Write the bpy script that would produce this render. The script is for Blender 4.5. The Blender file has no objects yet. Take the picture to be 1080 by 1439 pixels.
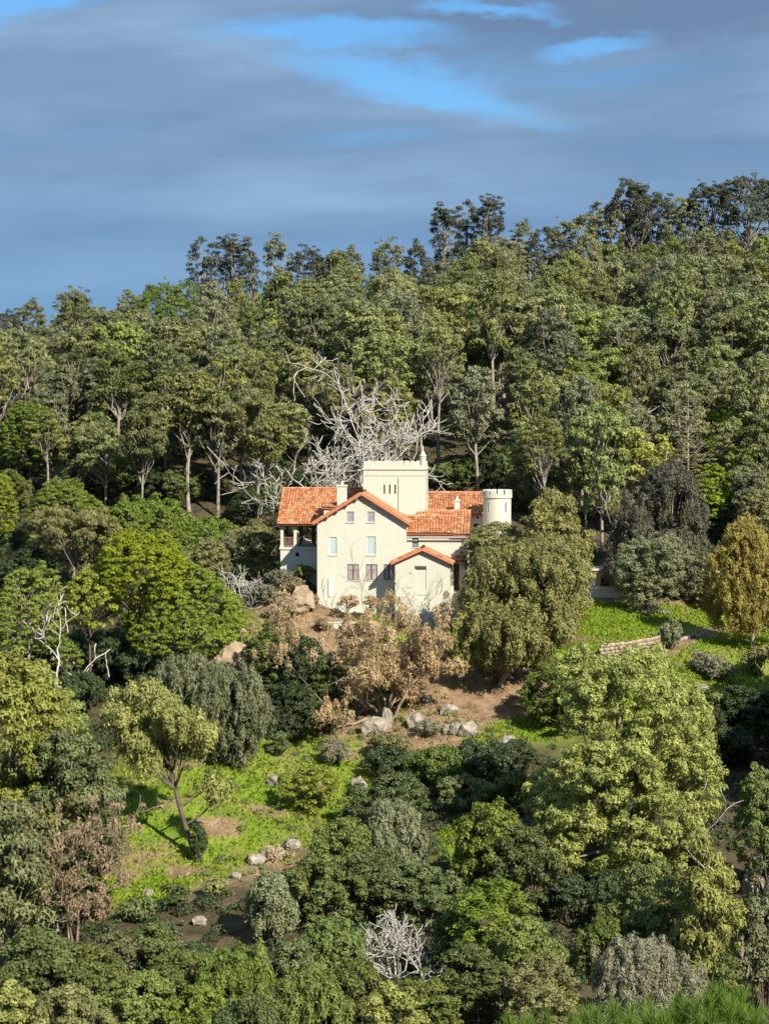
import bpy, bmesh, math
import numpy as np
from mathutils import Vector, Matrix, noise as mnoise
R = math.radians
sc = bpy.context.scene
COL = sc.collection
# ------------------------------------------------------------------ camera
F = 3117.0; CX, CY = 540.0, 719.5; CAMZ = 18.0
PITCH = math.atan((CY - 600.0) / F)
cam = bpy.data.cameras.new('camera'); camo = bpy.data.objects.new('camera', cam); COL.objects.link(camo)
camo.location = (0, 0, CAMZ); camo.rotation_euler = (R(90) - PITCH, 0, 0)
cam.sensor_fit = 'VERTICAL'; cam.angle = 2 * math.atan(719.5 / F); cam.sensor_fit = 'VERTICAL'
cam.sensor_height = 24; cam.lens = 12 / (719.5 / F)
cam.clip_start = 0.5; cam.clip_end = 20000
sc.camera = camo
# ------------------------------------------------------------------ sky and sun
SUN_AZ, SUN_EL = R(35), R(36)     # to the right of straight behind the camera
sdir = Vector((math.cos(SUN_EL) * math.sin(SUN_AZ), -math.cos(SUN_EL) * math.cos(SUN_AZ), math.sin(SUN_EL)))
w = bpy.data.worlds.new('World'); sc.world = w; w.use_nodes = True
nt = w.node_tree; nt.nodes.clear()
def N(t, **k):
    n = nt.nodes.new(t)
    for a, b in k.items(): setattr(n, a, b)
    return n
def wmath(op, a, b=None, c=None, clamp=False):
    n = N('ShaderNodeMath', operation=op); n.use_clamp = clamp
    for i, x in enumerate((a, b, c)):
        if x is None: continue
        if isinstance(x, (int, float)): n.inputs[i].default_value = x
        else: nt.links.new(x, n.inputs[i])
    return n.outputs[0]
sky = N('ShaderNodeTexSky', sky_type='NISHITA'); sky.sun_disc = False
sky.sun_elevation = SUN_EL; sky.sun_rotation = math.atan2(sdir.x, sdir.y)
sky.air_density = 1.0; sky.dust_density = 0.6; sky.ozone_density = 2.0
tc = N('ShaderNodeTexCoord'); sep = N('ShaderNodeSeparateXYZ'); nt.links.new(tc.outputs['Generated'], sep.inputs[0])
X, Y, Z = sep.outputs
az = wmath('ARCTAN2', X, Y); el = wmath('ARCSINE', Z)
def cloud_noise(sx, sz, scale, detail, rough, off=0.0):
    cmb = N('ShaderNodeCombineXYZ')
    nt.links.new(wmath('MULTIPLY', az, sx), cmb.inputs[0]); nt.links.new(wmath('MULTIPLY_ADD', el, sz, wmath('MULTIPLY', az, -0.25 * sz * 0.2)), cmb.inputs[1]); cmb.inputs[2].default_value = off
    n = N('ShaderNodeTexNoise'); n.inputs['Scale'].default_value = scale; n.inputs['Detail'].default_value = detail; n.inputs['Roughness'].default_value = rough
    nt.links.new(cmb.outputs[0], n.inputs['Vector']); return n.outputs['Fac']
big = cloud_noise(3.5, 17, 1.0, 4, 0.45, 3.1)
fine = cloud_noise(9, 48, 1.0, 5, 0.45, 7.7)
warp = cloud_noise(20, 60, 1.0, 5, 0.6, 1.3)
def gap(pxc, pyc, wx, wy, tilt=0.0):           # a break in the cloud deck, given by its direction in the sky
    a0 = (pxc - CX) / F; e0 = (600 - pyc) / F
    da = wmath('SUBTRACT', az, a0); de = wmath('SUBTRACT', el, e0)
    de = wmath('SUBTRACT', de, wmath('MULTIPLY', da, tilt))
    de = wmath('MULTIPLY_ADD', wmath('SUBTRACT', warp, 0.5), 0.03, de)
    da = wmath('MULTIPLY_ADD', wmath('SUBTRACT', fine, 0.5), 0.06, da)
    a = wmath('DIVIDE', da, wx / F); b = wmath('DIVIDE', de, wy / F)
    r = wmath('SQRT', wmath('ADD', wmath('MULTIPLY', a, a), wmath('MULTIPLY', b, b)))
    n = N('ShaderNodeMapRange', interpolation_type='SMOOTHSTEP'); nt.links.new(r, n.inputs[0])
    n.inputs[1].default_value = 0.35; n.inputs[2].default_value = 1.25; n.inputs[3].default_value = 1; n.inputs[4].default_value = 0
    return n.outputs[0]
gaps = [gap(470, 58, 190, 26, -0.05), gap(600, 130, 200, 34, -0.20), gap(850, 78, 90, 18, 0.05), gap(40, 8, 150, 34, 0.1), gap(690, 25, 120, 12, 0.0)]
g = gaps[0]
for k in gaps[1:]: g = wmath('MAXIMUM', g, k)
thr = N('ShaderNodeMapRange', interpolation_type='SMOOTHSTEP'); nt.links.new(wmath('MULTIPLY_ADD', fine, 0.35, wmath('MULTIPLY', big, 0.65)), thr.inputs[0])
thr.inputs[1].default_value = 0.26; thr.inputs[2].default_value = 0.46
cover = wmath('MULTIPLY', thr.outputs[0], wmath('SUBTRACT', 1.0, wmath('MULTIPLY', g, 0.92)), clamp=True)
low = N('ShaderNodeMapRange', interpolation_type='SMOOTHSTEP'); nt.links.new(el, low.inputs[0])
low.inputs[1].default_value = 0.03; low.inputs[2].default_value = 0.13; low.inputs[3].default_value = 0.90; low.inputs[4].default_value = 0.97
cover = wmath('MULTIPLY', cover, low.outputs[0], clamp=True)
ramp = N('ShaderNodeValToRGB'); nt.links.new(wmath('MULTIPLY_ADD', fine, 0.55, wmath('MULTIPLY', big, 0.45)), ramp.inputs[0])
ramp.color_ramp.elements[0].position = 0.34; ramp.color_ramp.elements[0].color = (0.098, 0.160, 0.265, 1)
ramp.color_ramp.elements[1].position = 0.66; ramp.color_ramp.elements[1].color = (0.205, 0.318, 0.465, 1)
lowc = N('ShaderNodeMapRange', interpolation_type='SMOOTHSTEP'); nt.links.new(wmath('MULTIPLY_ADD', wmath('SUBTRACT', big, 0.5), 0.10, el), lowc.inputs[0])
lowc.inputs[1].default_value = 0.02; lowc.inputs[2].default_value = 0.135
cl = N('ShaderNodeMixRGB'); nt.links.new(lowc.outputs[0], cl.inputs[0]); cl.inputs[1].default_value = (0.100, 0.205, 0.375, 1); nt.links.new(ramp.outputs[0], cl.inputs[2])
bank = wmath('MAXIMUM', gap(900, 25, 520, 75, 0.05), wmath('MULTIPLY', gap(150, 120, 330, 70, -0.1), 0.55))
cl2 = N('ShaderNodeMixRGB'); nt.links.new(wmath('MULTIPLY', bank, 0.75), cl2.inputs[0]); nt.links.new(cl.outputs[0], cl2.inputs[1]); cl2.inputs[2].default_value = (0.088, 0.142, 0.240, 1); cl = cl2
skym = N('ShaderNodeMixRGB', blend_type='MULTIPLY'); skym.inputs[0].default_value = 1.0
nt.links.new(sky.outputs[0], skym.inputs[1]); skym.inputs[2].default_value = (0.040, 0.070, 0.096, 1)
mixs = N('ShaderNodeMixRGB'); nt.links.new(cover, mixs.inputs[0]); nt.links.new(skym.outputs[0], mixs.inputs[1]); nt.links.new(cl.outputs[0], mixs.inputs[2])
bg = N('ShaderNodeBackground'); nt.links.new(mixs.outputs[0], bg.inputs[0]); bg.inputs[1].default_value = 1.0
wo = N('ShaderNodeOutputWorld'); nt.links.new(bg.outputs[0], wo.inputs[0])
sun = bpy.data.lights.new('sun', 'SUN'); sun.energy = 5.0; sun.angle = R(0.53); sun.color = (1.0, 0.93, 0.80)
suno = bpy.data.objects.new('sun', sun); COL.objects.link(suno); suno.rotation_euler = sdir.to_track_quat('Z', 'Y').to_euler(); suno.location = (60, -40, 120)
vs = sc.view_settings; vs.view_transform = 'Standard'; vs.look = 'None'; vs.exposure = 0.6; vs.gamma = 1.0; vs.use_curve_mapping = False
cy = sc.cycles; cy.max_bounces = 5; cy.diffuse_bounces = 3; cy.glossy_bounces = 2; cy.transmission_bounces = 3; cy.transparent_max_bounces = 4
cy.use_denoising = True; cy.use_adaptive_sampling = True; cy.adaptive_threshold = 0.02
cy.caustics_reflective = False; cy.caustics_refractive = False

# ------------------------------------------------------------------ pixel helpers and terrain
def ray(px, py):
    x, y, z = (px - CX) / F, -(py - CY) / F, -1.0
    c, s = math.cos(R(90) - PITCH), math.sin(R(90) - PITCH)
    return np.array([x, y * c - z * s, y * s + z * c])
def at(px, py, Yd):
    d = ray(px, py); return np.array([0, 0, CAMZ]) + d * (Yd / d[1])
def ppm(Yd): return F / Yd
XS = [-400, -70, -30, -10, 10, 28, 70, 400]
ROWS = [
 (-300, [20]*8), (-40, [17]*8), (0, [16.3]*8), (8, [12]*8), (20, [5]*8), (40, [-9]*8), (70, [-24]*8), (100, [-23.5]*8), (130, [-18.2]*8),
 (150, [-13, -13.5, -15, -15.2, -15.2, -15.5, -15, -14]),
 (160, [-10, -11, -12.6, -12.9, -13.0, -13.2, -13, -12]),
 (170, [-7, -8, -9.6, -10.4, -10.6, -10.8, -10, -9]),
 (180, [-4, -5, -6.6, -7.6, -7.8, -8.2, -8, -6]),
 (188, [-2, -3, -4.6, -4.6, -4.9, -5.9, -5, -4]),
 (194, [-1, -1.8, -2.9, -1.2, -1.6, -4.4, -4, -3]),
 (197, [0, -1, -2.0, 0.9, 0.6, -3.8, -3.4, -2]),
 (200, [1, 0, -1.0, 1.3, 1.2, -3.2, -3, -1]),
 (210, [3, 2.5, 1.0, 1.5, 1.3, -1.9, -1.5, 1]),
 (222, [6, 5.5, 3.4, 2.2, 1.4, -0.3, 0.5, 4]),
 (232, [9, 8, 6.2, 4.5, 4, 2.2, 3, 8]),
 (245, [11, 10, 9, 8.5, 8.5, 6.4, 8, 12]),
 (270, [13, 13, 14.5, 16.5, 17, 15, 17, 20]),
 (330, [18, 18, 20, 22, 23, 26, 31, 40]),
 (400, [21, 21, 25, 28.5, 30.5, 34, 39, 52]),
 (430, [21, 21, 25, 28.5, 30.5, 34, 39, 52]),
 (520, [0]*8), (3000, [-10]*8)]
TX0, TX1, TY0, TY1 = -160, 160, -60, 540
_gx = np.arange(TX0, TX1 + 1); _gy = np.arange(TY0, TY1 + 1)
_ry = np.array([r[0] for r in ROWS]); _rz = np.array([r[1] for r in ROWS], float)
_cols = np.stack([np.interp(_gy, _ry, _rz[:, k]) for k in range(len(XS))], 1)
TAB = np.stack([np.interp(_gx, XS, _cols[i]) for i in range(len(_gy))], 0)
def _blur(a, s, ax):
    k = np.exp(-0.5 * (np.arange(-9, 10) / s) ** 2); k /= k.sum()
    p = np.pad(a, [(9, 9) if i == ax else (0, 0) for i in range(2)], mode='edge')
    return np.apply_along_axis(lambda v: np.convolve(v, k, mode='valid'), ax, p)
TAB = _blur(_blur(TAB, 1.6, 0), 3.0, 1)
_xx, _yy = np.meshgrid(_gx, _gy)
def vnoise(x, y, seed):                        # cheap smooth noise, sum of rotated sines
    r = np.random.default_rng(seed); o = 0
    for k in range(7):
        a = r.uniform(0, 6.28); f = r.uniform(0.6, 1.6); o = o + np.sin((x * math.cos(a) + y * math.sin(a)) * f + r.uniform(0, 6.28))
    return o / 3.2
_flat = 1 / (1 + np.exp(-((np.abs(_xx - 1) - 14) / 1.5))); _flat = np.maximum(_flat, 1 / (1 + np.exp(-((np.abs(_yy - 210) - 15) / 1.5))))
TAB = TAB + _flat * (0.55 * vnoise(_xx / 5, _yy / 5, 1) + 0.22 * vnoise(_xx / 1.9, _yy / 1.9, 2))
TAB = TAB + 3.0 * np.exp(-(((_xx + 8.3) / 3.2) ** 2 + ((_yy - 202.5) / 3.0) ** 2)) + 1.2 * np.exp(-(((_xx + 9) / 4) ** 2 + ((_yy - 209) / 5) ** 2))
def gz(x, y):
    x = np.asarray(x, float); y = np.asarray(y, float)
    fx = np.clip(x, TX0, TX1 - 1e-3) - TX0; fy = np.clip(y, TY0, TY1 - 1e-3) - TY0
    i = fx.astype(int); j = fy.astype(int); a = fx - i; b = fy - j
    return TAB[j, i] * (1 - a) * (1 - b) + TAB[j, i + 1] * a * (1 - b) + TAB[j + 1, i] * (1 - a) * b + TAB[j + 1, i + 1] * a * b
def hit(px, py, y0=100.0):                     # where the sight line meets the ground
    d = ray(px, py); ys = np.arange(y0, 440, 0.2); t = ys / d[1]
    g = gz(d[0] * t, ys) - (CAMZ + d[2] * t)
    k = np.argmax(g > 0)
    return np.array([d[0] * t[k], ys[k], gz(d[0] * t[k], ys[k])])

# ------------------------------------------------------------------ object helpers
def setp(o, label=None, cat=None, group=None, kind=None):
    if label: o['label'] = label
    if cat: o['category'] = cat
    if group: o['group'] = group
    if kind: o['kind'] = kind
    return o
def mesh_np(name, co, faces, mat=None, smooth=False, tint=None, nper=4):
    """co (n,3), faces (m,nper) int"""
    me = bpy.data.meshes.new(name); co = np.ascontiguousarray(co, np.float32); faces = np.ascontiguousarray(faces, np.int32)
    me.vertices.add(len(co)); me.vertices.foreach_set('co', co.ravel())
    m = len(faces); me.loops.add(m * nper); me.loops.foreach_set('vertex_index', faces.ravel())
    me.polygons.add(m); me.polygons.foreach_set('loop_start', np.arange(m, dtype=np.int32) * nper)
    me.polygons.foreach_set('loop_total', np.full(m, nper, np.int32))
    if smooth: me.polygons.foreach_set('use_smooth', np.ones(m, bool))
    me.update(calc_edges=True)
    if tint is not None:
        at_ = me.attributes.new('tint', 'FLOAT', 'FACE'); at_.data.foreach_set('value', np.ascontiguousarray(tint, np.float32))
    if mat: me.materials.append(mat)
    return me
def obj(name, me, parent=None, loc=None, rz=0.0, scale=None):
    o = bpy.data.objects.new(name, me); COL.objects.link(o)
    if parent: o.parent = parent
    if loc is not None: o.location = loc
    if rz: o.rotation_euler[2] = rz
    if scale is not None: o.scale = scale
    return o
def empty(name, loc, rz=0.0): 
    o = obj(name, None, None, loc, rz); o.empty_display_size = 0.5; return o

# ------------------------------------------------------------------ materials
def new_mat(name):
    m = bpy.data.materials.new(name); m.use_nodes = True; t = m.node_tree; t.nodes.clear()
    return m, t, t.nodes.new('ShaderNodeOutputMaterial')
def nd(t, typ, **k):
    n = t.nodes.new(typ)
    for a, b in k.items(): setattr(n, a, b)
    return n
def noise_fac(t, scale, detail=4, rough=0.55, coord='Object', lo=0.3, hi=0.7):
    tcx = nd(t, 'ShaderNodeTexCoord'); n = nd(t, 'ShaderNodeTexNoise'); n.inputs['Scale'].default_value = scale
    n.inputs['Detail'].default_value = detail; n.inputs['Roughness'].default_value = rough
    t.links.new(tcx.outputs[coord], n.inputs['Vector'])
    mr = nd(t, 'ShaderNodeMapRange'); t.links.new(n.outputs['Fac'], mr.inputs[0]); mr.inputs[1].default_value = lo; mr.inputs[2].default_value = hi
    return mr.outputs[0]
def mixc(t, f, a, b, mode='MIX'):
    n = nd(t, 'ShaderNodeMixRGB', blend_type=mode)
    for i, x in ((0, f), (1, a), (2, b)):
        if hasattr(x, 'links'): t.links.new(x, n.inputs[i])
        elif isinstance(x, (int, float)): n.inputs[i].default_value = x
        else: n.inputs[i].default_value = (*x, 1)
    return n.outputs[0]
_lm = {}
def leaf_mat(name, dark, light, trans=0.28, rough=0.55, spec=0.25, vary=0.25):
    if name in _lm: return _lm[name]
    m, t, out = new_mat(name)
    a = nd(t, 'ShaderNodeAttribute', attribute_name='tint')
    c = mixc(t, a.outputs['Fac'], dark, light)
    oi = nd(t, 'ShaderNodeObjectInfo')
    hv = nd(t, 'ShaderNodeHueSaturation'); t.links.new(c, hv.inputs['Color'])
    def rng_map(lo, hi, mul):
        ma = nd(t, 'ShaderNodeMath', operation='MULTIPLY'); t.links.new(oi.outputs['Random'], ma.inputs[0]); ma.inputs[1].default_value = mul
        fr = nd(t, 'ShaderNodeMath', operation='FRACT'); t.links.new(ma.outputs[0], fr.inputs[0])
        mr = nd(t, 'ShaderNodeMapRange'); t.links.new(fr.outputs[0], mr.inputs[0]); mr.inputs[3].default_value = lo; mr.inputs[4].default_value = hi
        return mr.outputs[0]
    t.links.new(rng_map(0.5 - 0.06 * vary, 0.5 + 0.06 * vary, 7.3), hv.inputs['Hue'])
    t.links.new(rng_map(1 - 0.6 * vary, 1 + 0.4 * vary, 13.7), hv.inputs['Saturation'])
    t.links.new(rng_map(1 - vary, 1 + vary, 3.1), hv.inputs['Value'])
    p = nd(t, 'ShaderNodeBsdfPrincipled'); t.links.new(hv.outputs[0], p.inputs['Base Color']); p.inputs['Roughness'].default_value = rough
    p.inputs['Specular IOR Level'].default_value = spec
    tr = nd(t, 'ShaderNodeBsdfTranslucent'); t.links.new(hv.outputs[0], tr.inputs['Color'])
    mx = nd(t, 'ShaderNodeMixShader'); mx.inputs[0].default_value = trans
    t.links.new(p.outputs[0], mx.inputs[1]); t.links.new(tr.outputs[0], mx.inputs[2]); t.links.new(mx.outputs[0], out.inputs[0])
    _lm[name] = m; return m
def plain_mat(name, a, b, scale=3.0, rough=0.85, bump=0.0, bscale=20, spec=0.3, detail=5):
    m, t, out = new_mat(name)
    p = nd(t, 'ShaderNodeBsdfPrincipled'); p.inputs['Roughness'].default_value = rough; p.inputs['Specular IOR Level'].default_value = spec
    f = noise_fac(t, scale, detail); t.links.new(mixc(t, f, a, b), p.inputs['Base Color'])
    if bump:
        bn = nd(t, 'ShaderNodeBump'); bn.inputs['Strength'].default_value = bump; bn.inputs['Distance'].default_value = 0.05
        t.links.new(noise_fac(t, bscale, 5), bn.inputs['Height']); t.links.new(bn.outputs[0], p.inputs['Normal'])
    t.links.new(p.outputs[0], out.inputs[0]); return m
L_EUC = leaf_mat('eucalyptus_leaf', (0.125, 0.148, 0.055), (0.360, 0.375, 0.125), vary=0.28)
L_EUCG = leaf_mat('greyish_eucalyptus_leaf', (0.135, 0.150, 0.082), (0.325, 0.335, 0.165), vary=0.2)
L_YEL = leaf_mat('yellow_green_leaf', (0.190, 0.215, 0.050), (0.470, 0.485, 0.135), vary=0.15)
L_GOLD = leaf_mat('golden_leaf', (0.220, 0.180, 0.045), (0.480, 0.400, 0.100), vary=0.12)
L_PINE = leaf_mat('pine_needle', (0.170, 0.225, 0.024), (0.380, 0.440, 0.055), vary=0.18)
L_PINE2 = leaf_mat('deep_pine_needle', (0.110, 0.170, 0.026), (0.260, 0.320, 0.048), vary=0.18)
L_OAK = leaf_mat('oak_leaf', (0.088, 0.125, 0.036), (0.235, 0.275, 0.075), vary=0.25)
L_BRT = leaf_mat('bright_green_leaf', (0.120, 0.165, 0.030), (0.300, 0.345, 0.065), vary=0.2)
L_SILV = leaf_mat('silvery_leaf', (0.150, 0.172, 0.080), (0.330, 0.350, 0.180), vary=0.15)
L_OLV = leaf_mat('olive_tan_leaf', (0.150, 0.155, 0.052), (0.380, 0.355, 0.135), vary=0.14)
L_DRK = leaf_mat('dark_cypress_leaf', (0.066, 0.066, 0.043), (0.195, 0.188, 0.125), vary=0.15)
L_SKY = leaf_mat('silhouette_eucalyptus_leaf', (.065, .075, .055), (.175, .19, .125), vary=0.15)  # backlit silhouette of the skyline trees painted into the leaf colour
L_BRN = leaf_mat('dead_brown_leaf', (0.360, 0.245, 0.115), (0.680, 0.520, 0.300), vary=0.1)
L_RED = leaf_mat('rusty_dead_leaf', (0.26, 0.19, 0.11), (0.46, 0.35, 0.22), vary=0.1)
L_TWIG = leaf_mat('grey_twig', (0.170, 0.165, 0.100), (0.340, 0.330, 0.210), vary=0.1)
L_UND = leaf_mat('undergrowth_shade_leaf', (0.036, 0.058, 0.026), (0.115, 0.150, 0.055), vary=0.1)  # undergrowth leaf, darkened to paint in the shade of gaps and hollows
L_GRS = leaf_mat('grass_blade', (0.140, 0.230, 0.016), (0.360, 0.440, 0.045), trans=0.4, vary=0.1)
L_DRY = leaf_mat('dry_grass_blade', (0.220, 0.170, 0.080), (0.400, 0.330, 0.170), trans=0.3, vary=0.1)
BARK = plain_mat('pale_bark', (0.20, 0.17, 0.13), (0.44, 0.39, 0.32), 1.6, 0.9, 0.5, 9)
BARKD = plain_mat('brown_bark', (0.08, 0.06, 0.045), (0.19, 0.15, 0.11), 2.0, 0.95, 0.6, 9)
BARKW = plain_mat('bleached_wood', (0.38, 0.35, 0.30), (0.66, 0.62, 0.56), 2.0, 0.9, 0.4, 12)
BARKT = plain_mat('tan_dead_wood', (0.22, 0.16, 0.10), (0.42, 0.33, 0.22), 2.0, 0.9, 0.4, 12)
ROCK = plain_mat('pale_granite', (0.16, 0.135, 0.105), (0.47, 0.42, 0.345), 1.3, 0.92, 0.9, 5, detail=8)
ROCKT = plain_mat('tan_granite', (0.20, 0.15, 0.095), (0.48, 0.37, 0.25), 0.9, 0.92, 0.9, 4, detail=8)

# ------------------------------------------------------------------ ground
SOIL = []   # (x, y, rx, ry, rot, amount) patches of bare earth, worked out from where the sight lines meet the ground
def soil(px, py, rx, ry, amt=1.0, rot=0.0):
    p = hit(px, py); SOIL.append((p[0], p[1], rx, ry, rot, amt))
soil(690, 975, 6.0, 5.5); soil(640, 1000, 4.0, 5.0); soil(570, 1030, 5, 5, .9); soil(730, 965, 5, 4)
soil(620, 960, 4, 4, 1); soil(830, 900, 5.5, 2.2, .55, 0.1)
soil(500, 1020, 5, 4, .8); soil(330, 1260, 5, 4, .9); soil(210, 1300, 6, 5, .9); soil(280, 1310, 5, 4, .8); soil(380, 1230, 4, 4, .7); soil(180, 1215, 3.5, 3.0, .45); soil(100, 1290, 5, 5, .8)
soil(990, 1090, 5, 4, .7); soil(960, 1100, 4, 3, .7); soil(850, 1010, 4, 3, .5); soil(800, 1250, 5, 5, .8); soil(760, 1320, 6, 5, .7)
soil(500, 885, 7, 2.2, .55); soil(900, 843, 9, 3.0, .8); soil(420, 860, 5, 5, 1); soil(415, 825, 5, 5, 1); soil(430, 1100, 2.5, 3, .5)
_r = np.random.default_rng(77)
for _k in range(26): soil(_r.uniform(170, 480), _r.uniform(1045, 1270), _r.uniform(.8, 2.4), _r.uniform(.6, 1.8), _r.uniform(.35, .75))
for _k in range(10): soil(_r.uniform(800, 1060), _r.uniform(860, 990), _r.uniform(.8, 2.2), _r.uniform(.5, 1.2), _r.uniform(.3, .5))
def path(pts, wd, amt):
    P = [hit(*p) for p in pts]
    for a, b in zip(P[:-1], P[1:]):
        n = max(2, int(np.linalg.norm(b - a) / 0.8))
        for k in range(n):
            q = a + (b - a) * k / n; SOIL.append((q[0], q[1], wd, wd, 0, amt))
path([(1060, 872), (1000, 886), (960, 905), (925, 920), (880, 934), (840, 940)], 1.15, .62)
def soil_at(x, y):
    s = np.zeros_like(x)
    for (a, b, rx, ry, rot, amt) in SOIL:
        dx, dy = x - a, y - b
        r = np.sqrt((dx / rx) ** 2 + (dy / ry) ** 2); s = np.maximum(s, amt * np.clip(1.6 - 1.2 * r, 0, 1))
    s = np.clip(s + 0.22 * vnoise(x / 2.2, y / 2.2, 9) * (s > 0.02), 0, 1)
    return s
CLEAR = []   # grassy clearings: (x, y, rx, ry)
def clear(px, py, rx, ry): p = hit(px, py); CLEAR.append((p[0], p[1], rx, ry))
clear(250, 1110, 7, 9); clear(330, 1130, 8, 10); clear(400, 1075, 7, 7); clear(440, 1050, 6, 5); clear(220, 1180, 6, 8); clear(300, 1190, 7, 7); clear(190, 1230, 6, 6)
clear(860, 880, 11, 9); clear(960, 900, 12, 10); clear(900, 862, 9, 7); clear(980, 868, 9, 6); clear(1040, 880, 9, 6); clear(1040, 930, 12, 10); clear(900, 960, 10, 8); clear(990, 990, 11, 6); clear(365, 890, 4, 6); clear(350, 915, 4, 4); clear(500, 885, 9, 4); clear(660, 960, 9, 8); clear(580, 1030, 9, 5)
clear(670, 1180, 3, 4); clear(700, 1000, 7, 6); clear(850, 1080, 4, 3)
def wood_at(x, y):     # leaf litter under the wood; lower down its dark tone paints shade under trees
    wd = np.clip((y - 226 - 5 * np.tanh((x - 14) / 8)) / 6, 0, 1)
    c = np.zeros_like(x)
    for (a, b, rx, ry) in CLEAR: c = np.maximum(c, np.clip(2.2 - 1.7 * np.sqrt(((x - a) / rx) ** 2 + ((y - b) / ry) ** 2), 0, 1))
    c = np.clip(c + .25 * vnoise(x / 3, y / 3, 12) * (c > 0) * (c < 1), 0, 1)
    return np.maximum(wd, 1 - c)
def axis(lo, hi, step, far):
    a = list(np.arange(lo, hi + step, step)); s = step
    l = [a[0]]; 
    while l[-1] > -far: s *= 1.35; l.append(l[-1] - s)
    s = step; r = [a[-1]]
    while r[-1] < far: s *= 1.35; r.append(r[-1] + s)
    return np.array(l[:0:-1] + a + r[1:])
ax_ = axis(-75, 75, 1.0, 6000); ay_ = np.concatenate([axis(120, 262, 0.8, 6000)])
ay_ = np.unique(np.concatenate([ay_[ay_ < 118], np.arange(-60, 120, 5.0), np.arange(120, 262, 0.8), np.arange(262, 540, 4.0), ay_[ay_ > 545]]))
gx, gy = np.meshgrid(ax_, ay_); zz = gz(gx, gy)
co = np.stack([gx, gy, zz], -1).reshape(-1, 3); nx, ny = len(ax_), len(ay_)
idx = np.arange(nx * ny).reshape(ny, nx)
fc = np.stack([idx[:-1, :-1], idx[:-1, 1:], idx[1:, 1:], idx[1:, :-1]], -1).reshape(-1, 4)
gm, t, out = new_mat('ground_soil_and_grass')
pr = nd(t, 'ShaderNodeBsdfPrincipled'); pr.inputs['Roughness'].default_value = 0.95; pr.inputs['Specular IOR Level'].default_value = 0.15
grass = mixc(t, noise_fac(t, 0.5, 6), (0.10, 0.17, 0.016), (0.23, 0.30, 0.034))
grass = mixc(t, noise_fac(t, 0.22, 6, lo=0.46, hi=0.70), grass, (0.25, 0.22, 0.075))
earth = mixc(t, noise_fac(t, 0.9, 7), (0.16, 0.10, 0.055), (0.36, 0.25, 0.15))
litter_and_shade = mixc(t, noise_fac(t, 0.7, 7), (0.045, 0.040, 0.022), (0.13, 0.10, 0.055))  # leaf litter; its dark tone also paints shade between the lower trees
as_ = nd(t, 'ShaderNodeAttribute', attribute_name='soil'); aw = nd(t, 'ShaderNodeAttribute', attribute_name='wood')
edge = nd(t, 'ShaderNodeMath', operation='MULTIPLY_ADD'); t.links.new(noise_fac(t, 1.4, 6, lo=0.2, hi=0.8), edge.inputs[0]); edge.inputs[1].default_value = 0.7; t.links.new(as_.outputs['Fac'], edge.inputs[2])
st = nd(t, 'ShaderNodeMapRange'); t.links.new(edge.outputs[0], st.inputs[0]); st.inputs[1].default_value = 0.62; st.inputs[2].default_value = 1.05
c = mixc(t, st.outputs[0], grass, earth); c = mixc(t, aw.outputs['Fac'], c, litter_and_shade); t.links.new(c, pr.inputs['Base Color'])
bp = nd(t, 'ShaderNodeBump'); bp.inputs['Strength'].default_value = 0.8; bp.inputs['Distance'].default_value = 0.15
t.links.new(noise_fac(t, 2.5, 8), bp.inputs['Height']); t.links.new(bp.outputs[0], pr.inputs['Normal']); t.links.new(pr.outputs[0], out.inputs[0])
gme = mesh_np('ground', co, fc, gm, True)
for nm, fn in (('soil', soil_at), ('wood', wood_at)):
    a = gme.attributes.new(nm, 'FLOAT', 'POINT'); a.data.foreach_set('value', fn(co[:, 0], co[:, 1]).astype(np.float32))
ground = obj('ground', gme); setp(ground, 'green valley slope rising into a wooded hill', 'ground', kind='structure')

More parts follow.
